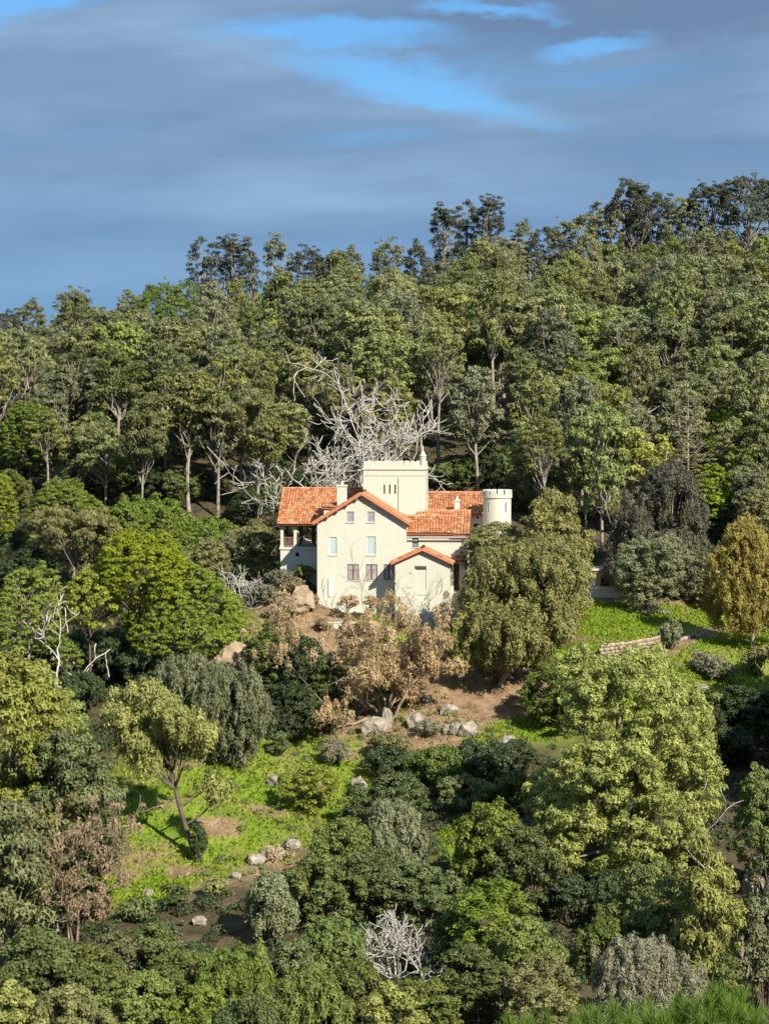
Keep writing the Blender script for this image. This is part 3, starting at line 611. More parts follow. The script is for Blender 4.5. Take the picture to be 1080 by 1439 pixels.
# open veranda wing
vv = 4.0; ua, wfl = hp(394, 769, vv); ub = ul
weV = hp(388, 737, 3.5)[1]; uEL = hp(388.5, 737, 3.5)[0]; wrV = hp(391, 687.5, 8.2)[1]
mb = MB(); sq = op(415, 420, 776.5, 782, vv); facade(mb, [(ua, wfl - .2), (ub - .002, wfl - .2)], WB, [sq], vv); sides(mb, ua, ub, vv, 12.4, WB, wfl - .2, 'lb'); mb.build('veranda_base', PL, house)
MB().box(sq[0], sq[1], vv + .19, vv + .24, sq[2], sq[3]).build('vent_hole', VOID, house)
MB().box(ua - .1, ub - .004, vv - .1, 12.5, wfl - .2 + .002, wfl).build('veranda_floor', PL, house)
for px in (396, 414.5): 
    u = hp(px, 750, vv)[0]; m2 = MB(); m2.box(u - .13, u + .13, vv + .02, vv + .28, wfl + .002, weV - .22); m2.box(u - .19, u + .19, vv - .03, vv + .33, weV - .42, weV - .225); m2.box(u - .17, u + .17, vv - .02, vv + .32, wfl + .001, wfl + .18); m2.build('column', PL, house)
for px, v in ((422, 8.2), (441, 8.2), (404, 12.2), (424, 12.2), (440, 12.2), (396, 8.2)):
    u = hp(px, 750, v)[0]; MB().box(u - .11, u + .11, v - .1, v + .1, wfl + .002, weV - .1).build('post', DARKW, house)
def rail(u0, u1, v, mat):
    m2 = MB(); m2.box(u0, u1, v, v + .07, wfl + .85, wfl + .94); m2.box(u0, u1, v, v + .07, wfl + .10, wfl + .17)
    n = max(3, int((u1 - u0) / .16))
    for k in range(n): u = u0 + (u1 - u0) * (k + .5) / n; m2.box(u - .03, u + .03, v + .01, v + .06, wfl + .17, wfl + .85)
    m2.build('railing', mat, house)
uc = hp(414.5, 750, vv)[0]; ue = hp(396, 750, vv)[0]; rail(ue + .13, uc - .13, vv + .1, plain_mat('red_brown_rail', (.22, .10, .075), (.32, .16, .12), 4)); rail(uc + .13, ub - .01, vv + .1, DARKW); rail(ue, ub - .01, 12.2, DARKW)
MB().box(ua - .05, ub - .01, vv + .0, vv + .25, weV - .222, weV - .03).build('eave_beam', DARKW, house)
uVR = uR + .5; vE, vRg, vB = 3.5, 8.2, 12.9
roof('roof_slope', (uEL, vE, weV), (uVR - .6, vE, weV), (uEL, vRg, wrV), (uVR, vRg, wrV), 3)
roof('roof_slope', (uVR, vB, weV), (uEL, vB, weV), (uVR, vRg, wrV), (uEL, vRg, wrV), 4)
ridge_caps((uEL, vRg, wrV + .05), (uVR, vRg, wrV + .05), house)
# chimney on the left with its little tiled shoulder
def chimney(px0, px1, pyt, pyb, v, depth):
    a, b = hp(px0, pyb, v), hp(px1, pyt, v); m2 = MB(); m2.box(a[0], b[0], v, v + depth, a[1], b[1] - .14); m2.box(a[0] - .07, b[0] + .07, v - .07, v + depth + .07, b[1] - .142, b[1])
    ch = m2.build('chimney', PL, house); cu, cv = (a[0] + b[0]) / 2, v + depth / 2; MB().lathe(cu, cv, [(.16, b[1] + .002), (.18, b[1] + .1), (.10, b[1] + .16), (.10, b[1] + .3), (.02, b[1] + .36)], 10).build('chimney_pot', PL, ch)
chimney(473.5, 486.5, 681.5, 716, 2.2, .8)
a = op(455, 473, 714, 726, 2.3); MB().box(a[0], a[1] - .003, 2.3, 3.1, a[2], a[3]).build('roof_shoulder', PL, house)
roof('shoulder_roof', (a[0] - .2, 2.1, a[3] + .02), (a[1] - .01, 2.1, a[3] + .02), (a[0] - .2, 3.4, a[3] + .42), (a[1] - .01, 3.4, a[3] + .42), 5, .1)
# battlemented square tower
vt = 4.0; tl, wt = hp(510, 660, vt); tr_, _ = hp(597, 660, vt); dpt = 5.4
slits = [op(x - 1.1, x + 1.1, 681, 694, vt) for x in (539.8, 547.3, 555)]
mb = MB(); facade(mb, [(tl, wt), (tr_, wt)], 3.0, slits, vt, .3); sides(mb, tl, tr_, vt, vt + dpt, 3.0, wt); tower = mb.build('tower', PL, house)
for s in slits: MB().box(s[0], s[1], vt + .28, vt + .34, s[2], s[3]).build('arrow_slit', VOID, tower)
m2 = MB(); m2.box(tl - .10, tr_ + .10, vt - .10, vt + dpt + .10, wt + .002, wt + .16); m2.box(tl - .05, tr_ + .05, vt - .05, vt + .40, wt - .55, wt - .47); m2.build('cornice', PL, tower)
def merlon_row(p0, p1, n, wb, h, thick, nrm, rngs):
    p0, p1 = np.array(p0), np.array(p1); d = (p1 - p0) / n; ang = math.atan2(d[1], d[0]); ln = np.linalg.norm(d)
    for k in range(n):
        ctr = p0 + d * (k + .5); hh = h * rngs.uniform(.9, 1.12); L_ = ln * .43; T_ = thick / 2; c_ = .07; V = []
        prof = [(-L_, 0), (L_, 0), (L_, hh - c_), (L_ - c_, hh), (-L_ + c_, hh), (-L_, hh - c_)]
        for y in (-T_, T_):
            for x, z in prof: V.append((ctr[0] + x * math.cos(ang) - y * math.sin(ang), ctr[1] + x * math.sin(ang) + y * math.cos(ang), wb + z))
        Fc = [tuple(range(6)), tuple(range(11, 5, -1))] + [(i, (i + 1) % 6, 6 + (i + 1) % 6, 6 + i) for i in range(6)]; poly_mesh('merlon', V, Fc, PL, tower)
rg_ = np.random.default_rng(5); mh = hp(510, 649, vt)[1] - wt - .165
MB().box(tl + .02, tr_ - .02, vt + .02, vt + .38, wt + .162, wt + .40).build('parapet', PL, tower); MB().box(tl + .02, tl + .40, vt + .384, vt + dpt - .4, wt + .162, wt + .40).build('parapet', PL, tower)
MB().box(tr_ - .40, tr_ - .02, vt + .384, vt + dpt - .4, wt + .162, wt + .40).build('parapet', PL, tower); MB().box(tl + .02, tr_ - .02, vt + dpt - .396, vt + dpt - .02, wt + .162, wt + .40).build('parapet', PL, tower)
MB().box(tl + .41, tr_ - .41, vt + .41, vt + dpt - .41, wt + .10, wt + .2).build('tower_deck', GREYS, tower)
wm = wt + .402; hm = mh - .23
merlon_row((tl + .02, vt + .2), (tr_ - .75, vt + .2), 8, wm, hm, .34, 0, rg_); merlon_row((tl + .2, vt + .75), (tl + .2, vt + dpt - .3), 6, wm, hm, .34, 0, rg_)
merlon_row((tr_ - .2, vt + .95), (tr_ - .2, vt + dpt - .3), 6, wm, hm, .34, 0, rg_); merlon_row((tl + .7, vt + dpt - .2), (tr_ - .6, vt + dpt - .2), 8, wm, hm, .34, 0, rg_)
tu = (hp(589.3, 650, vt)[0] + hp(597.8, 650, vt)[0]) / 2; tz = hp(594, 640, vt)[1]
MB().lathe(tu, vt + .32, [(.29, wt + .17), (.29, tz - .1), (.34, tz - .08), (.34, tz), (.27, tz + .05), (.12, tz + .38), (.05, tz + .46), (.05, tz + .56), (.09, tz + .62), (.05, tz + .70), (.015, tz + .95)], 12).build('corner_turret', PL, tower)
pu = hp(560.3, 700, vt)[0]; MB().box(pu - .045, pu + .045, vt - .09, vt - .003, 6.0, hp(560, 671, vt)[1]).build('drainpipe', plain_mat('weathered_pipe', (.50, .45, .36), (.60, .55, .45), 4), tower)
# right wing
vw = .8; wu0 = ur + .002; wu1, weW = hp(655, 751.5, vw); opw = op(579, 587.5, 755.5, 769, vw)
mb = MB(); facade(mb, [(wu0, weW), (wu1, weW)], WB, [opw], vw); sides(mb, wu0, wu1, vw, 8.0, WB, weW, 'rb'); mb.build('wall', PL, house); window(opw, vw, 'wing')
uA = hp(637, 735, 2)[0]; zeA = hp(600, 749.5, .35)[1]; zrA = hp(600, 725.5, 3.2)[1]; slA = (zrA - zeA) / 2.85; uBend = wu1 + .28
roof('roof_slope', (wu0 - .55, .35, zeA), (uA, .35, zeA), (wu0 - .9, 3.2, zrA), (uA, 3.2, zrA), 6)
ridge_caps((wu0 - .9, 3.2, zrA), (uA, 3.2, zrA), house)
MB().prism([(2.9, zrA - 1.0), (3.35, zrA - 1.2), (3.35, zrA - .02), (2.9, zrA - .17)], 'u', wu0 - .8, uA - .01).build('roof_backing', PL, house)
zB0 = zeA - .10; vRB = 4.3; zRB = zB0 + slA * (vRB - .35) 
uBs = hp(586, 722, vRB)[0]
roof('roof_slope', (uA + .004, .35, zB0), (uBend, .35, zB0), (uA + .004, vRB, zRB), (uBend, vRB, zRB), 7)
roof('roof_slope', (uBs, 3.36, zB0 + slA * 3.01), (uA, 3.36, zB0 + slA * 3.01), (uBs, vRB, zRB), (uA, vRB, zRB), 8)
roof('roof_slope', (uBend, 8.25, zB0), (uBs, 8.25, zB0), (uBend, vRB, zRB), (uBs, vRB, zRB), 9)
ridge_caps((uBs, vRB, zRB), (uBend, vRB, zRB), house)
mb = MB(); mb.V += [(wu1 - .001, vw, weW - .01), (wu1 - .001, 8.0, weW - .01), (wu1 - .001, vRB, zRB - .16)]; mb.F.append((0, 1, 2)); mb.build('gable', PL, house)
MB().box(wu0, uBend, .33, .40, zB0 - .30, zB0 - .16).build('gutter', plain_mat('grey_gutter', (.35, .33, .30), (.45, .43, .40), 4), house)
# rear wing with its own small chimney
vc = 9.5; cu0 = hp(590, 700, vc)[0]; cu1 = hp(680, 700, vc)[0]; zeC = hp(650, 723, vc - .3)[1]; zrC = hp(640, 692.5, vc + 4.2)[1]
o1 = [op(660.5, 663, 718.5 + 5, 729, vc), op(669.5, 672, 718.5 + 5, 729, vc), op(665, 672, 736, 742, vc)]
mb = MB(); facade(mb, [(cu0, zeC), (cu1, zeC)], WB, o1, vc); sides(mb, cu0, cu1, vc, vc + 8.4, WB, zeC); mb.V += [(cu1, vc, zeC), (cu1, vc + 8.4, zeC), (cu1, vc + 4.2, zrC - .1)]; mb.F.append((len(mb.V) - 3, len(mb.V) - 2, len(mb.V) - 1)); mb.build('wall', PL, house)
for o in o1: MB().box(o[0], o[1], vc + .18, vc + .24, o[2], o[3]).build('window', VOID, house)
roof('roof_slope', (cu0, vc - .3, zeC), (cu1 - .2, vc - .3, zeC), (cu0, vc + 4.2, zrC), (cu1 - .2, vc + 4.2, zrC), 10)
roof('roof_slope', (cu1 - .2, vc + 8.7, zeC), (cu0, vc + 8.7, zeC), (cu1 - .2, vc + 4.2, zrC), (cu0, vc + 4.2, zrC), 11)
ridge_caps((cu0, vc + 4.2, zrC), (cu1 - .2, vc + 4.2, zrC), house)
chimney(638, 645.5, 702.5, 726, 9.0, .55)
# round battlemented turret
vd = 8.2; du = (hp(677.5, 700, vd)[0] + hp(718.5, 700, vd)[0]) / 2; dr = (hp(718.5, 700, vd)[0] - hp(677.5, 700, vd)[0]) / 2 - .05; dt = hp(698, 699, vd)[1]; dm = hp(698, 737, vd)[1]
def cyl_wall(r, w0, w1, opens):
    m2 = MB(); n = 120; zs = sorted(set([w0, w1] + [z for o in opens for z in o[2:]]))
    for i in range(n):
        a0, a1 = i / n * 2 * math.pi, (i + 1) / n * 2 * math.pi; P = lambda a, z, q=r: (du + q * math.cos(a), vd + q * math.sin(a), z)
        for z0, z1 in zip(zs[:-1], zs[1:]):
            zm = (z0 + z1) / 2; h = [o for o in opens if o[0] <= i < o[1] and o[2] < zm < o[3]]
            if not h: m2.quad(P(a0, z0), P(a1, z0), P(a1, z1), P(a0, z1)); continue
            ri = r - .25; m2.quad(P(a0, z0, ri), P(a1, z0, ri), P(a1, z1, ri), P(a0, z1, ri)) if False else None
            if i == h[0][0]: m2.quad(P(a0, z0), P(a0, z1), P(a0, z1, ri), P(a0, z0, ri))
            if i == h[0][1] - 1: m2.quad(P(a1, z1), P(a1, z0), P(a1, z0, ri), P(a1, z1, ri))
            m2.quad(P(a0, z1), P(a1, z1), P(a1, z1, ri), P(a0, z1, ri)); m2.quad(P(a1, z0), P(a0, z0), P(a0, z0, ri), P(a1, z0, ri))
    return m2
def aidx(px): 
    u = hp(px, 710, vd - dr)[0] - du; return int((2 * math.pi - math.acos(max(-.97, min(.97, u / dr)))) / (2 * math.pi) * 120)
zz1, zz0 = hp(0, 705, vd - dr)[1], hp(0, 718.5, vd - dr)[1]; zy1, zy0 = hp(0, 738, vd - dr)[1], hp(0, 750, vd - dr)[1]
so = [(aidx(p), aidx(p) + 2, zz0, zz1) for p in (684.5, 709.5)] + [(aidx(p), aidx(p) + 2, zy0, zy1) for p in (684.5, 706)]
turret = cyl_wall(dr, WB, dt, so).build('round_turret', PL, house)
MB().lathe(du, vd, [(dr - .27, WB), (dr - .27, dt - .01)], 40).build('turret_core', VOID, turret)
MB().lathe(du, vd, [(dr + .002, dm - .07), (dr + .06, dm - .06), (dr + .06, dm + .06), (dr + .002, dm + .07)], 60).build('string_course', PL, turret)
MB().lathe(du, vd, [(dr + .002, dt - .10), (dr + .10, dt - .02), (dr + .10, dt + .25), (dr - .3, dt + .25), (dr - .3, dt + .1)], 60).build('parapet', PL, turret)
dh = hp(698, 688.5, vd - dr)[1] - dt - .25; nm = 12
for k in range(nm):
    a0 = (k + .12) / nm * 2 * math.pi; a1 = (k + .88) / nm * 2 * math.pi; V = []
    for z in (dt + .252, dt + .25 + dh * .8, dt + .25 + dh):
        for r_ in ((dr + .09, dr - .28) if z < dt + .25 + dh * .9 else (dr + .03, dr - .22)):
            for j in range(4): a = a0 + (a1 - a0) * j / 3; V.append((du + r_ * math.cos(a), vd + r_ * math.sin(a), z))
    Fc = []
    for l in (0, 8):
        for j in range(3): Fc += [(l + j, l + j + 1, l + 9 + j, l + 8 + j), (l + 5 + j, l + 4 + j, l + 12 + j, l + 13 + j)]
        Fc += [(l + 4, l, l + 8, l + 12), (l + 3, l + 7, l + 15, l + 11)]
    Fc += [(16 + j, 17 + j, 21 + j, 20 + j) for j in range(3)]; poly_mesh('merlon', V, Fc, PL, turret)
# porch
vp = -2.3; pl_, _ = hp(555, 800, vp); prr, _ = hp(631.5, 800, vp); pa, pz = hp(593.5, 772.5, vp); pe = hp(600, 790, vp)[1]; pm = (pl_ + prr) / 2
nich = op(584.5, 598.5, 799, 829, vp); hat = op(585, 600, 836, 845, vp)
mb = MB(); facade(mb, [(pl_, pe), (pm, pz), (prr, pe)], WB, [nich, hat], vp, .12); sides(mb, pl_, prr, vp, .79, WB, pe, 'lr'); porch = mb.build('porch', PL, house)
MB().box(nich[0], nich[1], vp + .06, vp + .11, nich[2], nich[3]).build('blocked_doorway', PL, porch); MB().box(nich[0] - .1, nich[1] + .02, vp - .05, vp - .003, nich[3] - .02, nich[3] + .22).build('lintel', DARKW, porch)
MB().box(hat[0], hat[1], vp + .05, vp + .11, hat[2], hat[3]).build('hatch', GRNS, porch)
ps = (pz - pe) / (pm - pl_); po = .36
for sgn, pu_ in ((-1, pl_), (1, prr)):
    e = (pu_ + sgn * po, pe - po * ps + .1); r_ = (pm, pz + .1)
    if sgn < 0: o = roof('porch_roof_slope', (e[0], .6, e[1]), (e[0], vp - .35, e[1]), (r_[0], .79, r_[1]), (r_[0], vp - .35, r_[1]), 12)
    else: o = roof('porch_roof_slope', (e[0], vp - .35, e[1]), (e[0], .79, e[1]), (r_[0], vp - .35, r_[1]), (r_[0], .79, r_[1]), 13)
    MB().prism([(e[0], e[1] - .17), (r_[0], r_[1] - .17), (r_[0], r_[1] + .04), (e[0], e[1] + .04)], 'v', vp - .41, vp - .354).build('barge_board', FASC, porch)
ridge_caps((pm, vp - .35, pz + .14), (pm, .75, pz + .14), porch)
lu1 = hp(652, 800, -.5)[0]; lz = hp(640, 789, -.5)[1]
mb = MB(); facade(mb, [(prr + .004, lz), (lu1, lz)], WB, [op(637, 645, 792, 830, -.5)], -.5, .5); sides(mb, prr, lu1, -.5, .79, WB, lz, 'r'); lean = mb.build('side_lean_to', PL, house)
o = op(637, 645, 792, 830, -.5); MB().box(o[0], o[1], -.05, -.0, o[2], o[3]).build('shade_dark_panel', WOODB, lean)  # dark panel painting in the tree shade on the recessed wall
roof('lean_to_roof', (prr + .37, -.75, lz + .02), (lu1 + .15, -.75, lz + .02), (prr + .37, .78, lz + .42), (lu1 + .15, .78, lz + .42), 14, .1, parent=lean)
# ------------------------------------------------------------------ eucalyptus wood on the hill
RNG = np.random.default_rng(42)
proto = []
for k in range(9):
    kind, mat = [('euc', L_EUC), ('euc', L_EUC), ('euc', L_EUC), ('euc', L_EUC), ('euc', L_EUCG), ('euc', L_EUCG), ('sparse', L_EUC), ('sparse', L_EUCG), ('euc', L_EUC)][k]
    Hh = [15, 16, 14, 17, 15.5, 14, 17, 16, 13][k]; Ww = [7.5, 7.0, 7.2, 6.4, 7.0, 6.6, 6.5, 6.2, 8.0][k]
    proto.append((tree_meshes(kind, Hh, Ww, 100 + k, mat, cb=[.42, .48, .36, .5, .42, .36, .45, .42, .30][k]), kind, Hh, Ww))
LBL = {'o': ('tall olive green eucalyptus with rounded puffy crown in the hillside wood', 'olive eucalyptus trees of the hillside wood'),
       'g': ('grey green eucalyptus with pale trunk in the hillside wood', 'grey green eucalyptus trees of the hillside wood'),
       's': ('thin see-through eucalyptus with sparse leaf tufts in the hillside wood', 'sparse eucalyptus trees of the hillside wood')}
LK = 'ooooggssoo'
def put_tree(name, meshes, loc, rz, sc_, label, cat, group):
    e = empty(name, loc, rz); e.scale = (sc_[0], sc_[0], sc_[1]); setp(e, label, cat, group); obj('trunk', meshes[0], e); obj('crown', meshes[1], e); return e
pts = []; tries = 0
edge = lambda x: 238 + (6 if -14 < x < 14 else 0) + (3 * math.sin(x * .3)) + (6 if x < -26 else 0)
while len(pts) < 400 and tries < 60000:
    tries += 1; y = 236 + (412 - 236) * RNG.random() ** 1.12; x = (RNG.random() * 2 - 1) * (0.188 * y + 3)
    if y < edge(x): continue
    if y < 250 and (abs(x - at(965, 600, 240)[0]) < 4.5 or -12 < x < 7): continue
    md = 4.9 + 2.6 * (y - 236) / 190 + RNG.uniform(-.8, .8)
    if pts and np.min(np.hypot(np.array(pts)[:, 0] - x, np.array(pts)[:, 1] - y)) < md: continue
    pts.append((x, y))
cnt = {'o': 0, 'g': 0, 's': 0}
for x, y in pts:
    k = int(RNG.choice(9, p=[.15, .14, .14, .12, .10, .09, .08, .07, .11])); m, kind, Hh, Ww = proto[k]; f = RNG.uniform(.78, 1.12)
    if y < 262: f *= RNG.uniform(.75, 1.0)
    if x < -28 and y > 330: f *= .84
    c = LK[k]; cnt[c] += 1
    put_tree({'o': 'eucalyptus_tree', 'g': 'grey_eucalyptus_tree', 's': 'sparse_eucalyptus_tree'}[c], m, (x, y, float(gz(x, y)) - .1), RNG.uniform(0, 6.28), (f * RNG.uniform(.85, 1.15), f * RNG.uniform(.9, 1.1)), *([LBL[c][0], 'tree', LBL[c][1]]))
for i, (px, top, wp, Yd, kd, mt, nm, lb) in enumerate([(570, 488, 34, 330, 'sparse', L_RED, 'dead_tree', 'pinkish tan dead-leaved tree in the hillside wood'), (742, 478, 34, 335, 'sparse', L_RED, 'dead_tree', 'pinkish tan dead-leaved tree in the hillside wood'), (985, 400, 34, 380, 'sparse', L_RED, 'dead_tree', 'pinkish tan dead-leaved tree in the hillside wood'),
   (1000, 415, 70, 345, 'pine', L_PINE2, 'stone_pine', 'vivid green pine high in the hillside wood'), (705, 382, 60, 372, 'pine', L_PINE2, 'stone_pine', 'vivid green pine high in the hillside wood'), (640, 430, 60, 340, 'euc', L_YEL, 'eucalyptus_tree', 'yellowish eucalyptus standing out in the hillside wood'), (210, 500, 60, 300, 'euc', L_YEL, 'eucalyptus_tree', 'yellowish eucalyptus standing out in the hillside wood'), (320, 505, 60, 290, 'euc', L_YEL, 'eucalyptus_tree', 'yellowish eucalyptus standing out in the hillside wood')]):
    q = at(px, top, Yd); zg = float(gz(q[0], Yd)); H = q[2] - zg; Wm = wp / ppm(Yd); m, wc, hc = lib_meshes(kd, H, Wm, i, .4); e = put_tree(nm, m, (q[0], Yd, zg - .1), i, (Wm / wc, H / hc), lb, 'tree', 'odd coloured trees in the hillside wood')
    for ch in e.children:
        if ch.name.startswith('crown'): put_mat(ch, mt)
# trees that stand up from the skyline, at the ridge
def ridge_tree(px, top, wpx, Yd, kind, mat, seed, label, group=None, cat='tree', name='skyline_tree', **kw):
    q = at(px, top, Yd); zg = float(gz(q[0], Yd)); H = q[2] - zg; Wm = wpx / ppm(Yd); m, wc, hc = lib_meshes(kind, H, Wm, seed, kw.get('cb'))
    e = empty(name, (q[0], Yd, zg - .1), seed * 2.4); e.scale = (Wm / wc, Wm / wc, H / hc); setp(e, label, cat, group); obj('trunk', m[0], e); put_mat(obj('crown', m[1], e), mat)
SG = 'ragged trees along the skyline'; SLB = 'ragged sparse eucalyptus standing above the ridge line'
for i, (px, top, wp, Yd) in enumerate([(285, 335, 46, 408), (322, 330, 52, 410), (350, 334, 40, 405), (628, 290, 46, 412), (656, 282, 40, 415), (688, 274, 48, 410), (885, 254, 64, 402), (1000, 258, 84, 400), (1052, 247, 90, 398), (1088, 250, 70, 402), (98, 404, 60, 408), (40, 424, 60, 405), (8, 436, 50, 402), (388, 334, 44, 412), (548, 338, 54, 410), (590, 342, 50, 408), (735, 312, 44, 410), (182, 412, 60, 405), (430, 346, 54, 408), (488, 350, 54, 408), (815, 303, 90, 405), (925, 274, 100, 405), (968, 276, 80, 400), (858, 284, 90, 404), (770, 318, 80, 404), (705, 335, 80, 404)]):
    ridge_tree(px, top, wp, Yd, 'sparse', L_SKY if i < 10 or i % 3 == 0 else L_EUCG, 300 + i, SLB, SG, cb=.35 if i < 10 else .2)
ridge_tree(243, 402, 120, 396, 'pine', L_PINE2, 340, 'dark green flat-topped pine breaking the ridge line', name='stone_pine')
# ------------------------------------------------------------------ plants placed one by one
T = plant
P_ = 'pine'
# wood edge specimens
T('stone_pine', 'round bright green pine on the wood edge above low scrub', 'pine', P_, L_PINE2, 42, 700, 566, 95, 401, cb=.35)
T('stone_pine', 'broad vivid green pine behind the dead-topped araucaria', 'pine', P_, L_PINE, 1045, 690, 566, 120, 402, cb=.3)
T('stone_pine', 'small vivid green pine on the wood edge beside the dark weeping tree', 'pine', P_, L_PINE, 1058, 745, 634, 95, 403, cb=.25)
T('stone_pine', 'low vivid green pine touching the dark weeping tree', 'pine', P_, L_PINE, 1000, 770, 655, 50, 404, cb=.3)
T('eucalyptus_tree', 'olive eucalyptus with bare white forked limbs behind the round turret trees', 'tree', 'euc', L_EUC, 845, 775, 575, 95, 405, cb=.25)
T('eucalyptus_tree', 'yellowish eucalyptus leaning beside the bare white forked limbs', 'tree', 'euc', L_YEL, 905, 770, 590, 80, 406, cb=.3)
T('eucalyptus_tree', 'pale stemmed eucalyptus on the wood edge beside the veranda', 'tree', 'euc', L_EUCG, 306, 730, 560, 66, 407, cb=.4)
T('eucalyptus_tree', 'slim eucalyptus on the wood edge beside the veranda roof', 'tree', 'euc', L_EUCG, 372, 725, 600, 50, 408, cb=.5)
T('shrub', 'pale leafed shrub on the wood edge behind the round turret', 'shrub', 'bush', L_SILV, 760, 720, 640, 90, 409)
T('shrub', 'grey leafless-looking shrub between the pines at the wood edge', 'shrub', 'plume', L_SILV, 102, 705, 650, 55, 410)
for i, (px, b, tp, wp) in enumerate([(165, 700, 640, 70), (215, 705, 655, 60), (255, 710, 660, 55), (345, 740, 690, 60), (380, 720, 672, 40), (430, 700, 660, 55), (640, 690, 640, 60), (690, 690, 630, 60), (720, 690, 625, 50), (130, 690, 630, 60), (20, 720, 660, 60), (1010, 760, 700, 70), (620, 690, 650, 50)]):
    T('shrub', 'dark green shrub at the foot of the hillside wood', 'shrub', 'bush', L_UND if i % 2 else L_OAK, px, b, tp, wp, 420 + i, 'dark shrubs at the foot of the wood')
# left middle distance
T('stone_pine', 'wide bright green stone pine on the slope behind the tan round tree', 'pine', P_, L_PINE2, 92, 790, 680, 130, 431, cb=.2)
T('stone_pine', 'low spreading green pine beside the tan round tree', 'pine', P_, L_PINE2, 205, 790, 702, 125, 432, cb=.2)
T('stone_pine', 'flat deep green pine between the wood and the round olive shrub', 'pine', P_, L_PINE2, 285, 790, 728, 100, 433, cb=.15)
T('stone_pine', 'green pine below the wood beside the wide stone pine', 'pine', P_, L_PINE, 0, 790, 670, 50, 434, cb=.3)
T('tan_tree', 'round olive tan tree between two green pines', 'tree', 'broad', L_OLV, 105, 850, 714, 140, 435, cb=.2)
T('shrub', 'round olive shrub behind the bright umbrella pine', 'shrub', 'bush', L_OLV, 290, 835, 758, 72, 436)
T('shrub', 'dull green shrub beside the veranda', 'shrub', 'bush', L_OLV, 365, 830, 735, 64, 437)
T('shrub', 'grey green shrub beside the veranda base', 'shrub', 'bush', L_EUCG, 345, 800, 740, 70, 438)
T('shrub', 'dark scrub bush under the tan round tree', 'shrub', 'bush', L_UND, 30, 840, 770, 90, 439)
T('stone_pine', 'big bright umbrella pine with the highest domed crown', 'pine', P_, L_PINE, 200, 965, 749, 150, 441, cb=.60, unique=True)
T('stone_pine', 'bright umbrella pine with broad low crown above the tan boulder', 'pine', P_, L_PINE, 262, 962, 804, 160, 442, cb=.32, unique=True)
T('stone_pine', 'small bright pine crown beside the big umbrella pine', 'pine', P_, L_PINE, 130, 985, 800, 90, 443, cb=.62)
T('stone_pine', 'bright umbrella pine with pale trunk beside the bleached dead limbs', 'pine', P_, L_PINE, 38, 990, 800, 110, 444, cx=45, cb=.45, bark=BARK, unique=True)
T('stone_pine', 'little pine with a single green puff under bleached dead limbs', 'pine', P_, L_PINE2, 117, 995, 896, 44, 445, cx=85, cb=.55)
for i, (px, b, tp, wp) in enumerate([(140, 955, 890, 110), (70, 965, 900, 90), (200, 965, 910, 90), (20, 975, 925, 70), (110, 1000, 945, 80)]):
    T('shrub', 'dark shaded bush in the hollow under the umbrella pines', 'shrub', 'bush', L_UND, px, b, tp, wp, 450 + i, 'dark bushes in the hollow under the pines')
T('silver_bush', 'tall silvery plumed bush below the tan boulder', 'bush', 'plume', L_SILV, 328, 1078, 934, 112, 461)
T('silver_bush', 'wide silvery plumed bush behind the leaning yellow eucalyptus', 'bush', 'plume', L_SILV, 258, 1055, 926, 100, 462)
for i, (px, b, tp, wp) in enumerate([(385, 985, 880, 80), (430, 1000, 895, 85), (465, 1005, 925, 70), (405, 1040, 960, 80), (450, 1035, 985, 60), (365, 950, 890, 50)]):
    T('shrub', 'dark green bush beside the tan dead tree', 'shrub', 'bush', L_UND if i % 2 else L_OAK, px, b, tp, wp, 470 + i, 'dark bushes beside the dead tree')
T('yellow_eucalyptus', 'leaning yellow green eucalyptus with a drooping crown and thin dark trunk', 'tree', 'weep', L_YEL, 279, 1205, 945, 150, 481, cx=198, cb=.30, bark=BARKD, lr=.31, pack=.9, hang=(.62, 0, -1.15, .24))
T('shrub', 'dark bush wrapped round the thin dark trunk', 'shrub', 'bush', L_UND, 279, 1212, 1160, 26, 487)
T('yellow_eucalyptus', 'tall yellow green eucalyptus above the rusty dead conifer', 'tree', 'broad', L_YEL, 20, 1300, 925, 190, 482, cb=.05, pack=1.1, unique=True)
T('yellow_eucalyptus', 'olive eucalyptus beside the rusty dead conifer', 'tree', 'broad', L_EUC, 80, 1310, 1005, 160, 483, cb=.03, pack=1.1)
T('yellow_eucalyptus', 'yellow green eucalyptus behind the olive one by the rusty conifer', 'tree', 'broad', L_YEL, 60, 1130, 935, 130, 488, cb=.05)
T('yellow_eucalyptus', 'grey green tree between the olive eucalyptus and the grassy clearing', 'tree', 'broad', L_EUCG, 130, 1240, 1075, 90, 489, cb=.05)
T('yellow_eucalyptus', 'dull green eucalyptus beside the rusty dead conifer', 'tree', 'broad', L_EUC, 5, 1370, 1130, 130, 484, cb=.0)
T('shrub', 'rusty dry bush at the foot of the dead conifer', 'shrub', 'bush', L_RED, 130, 1300, 1250, 60, 486, cov=.7)
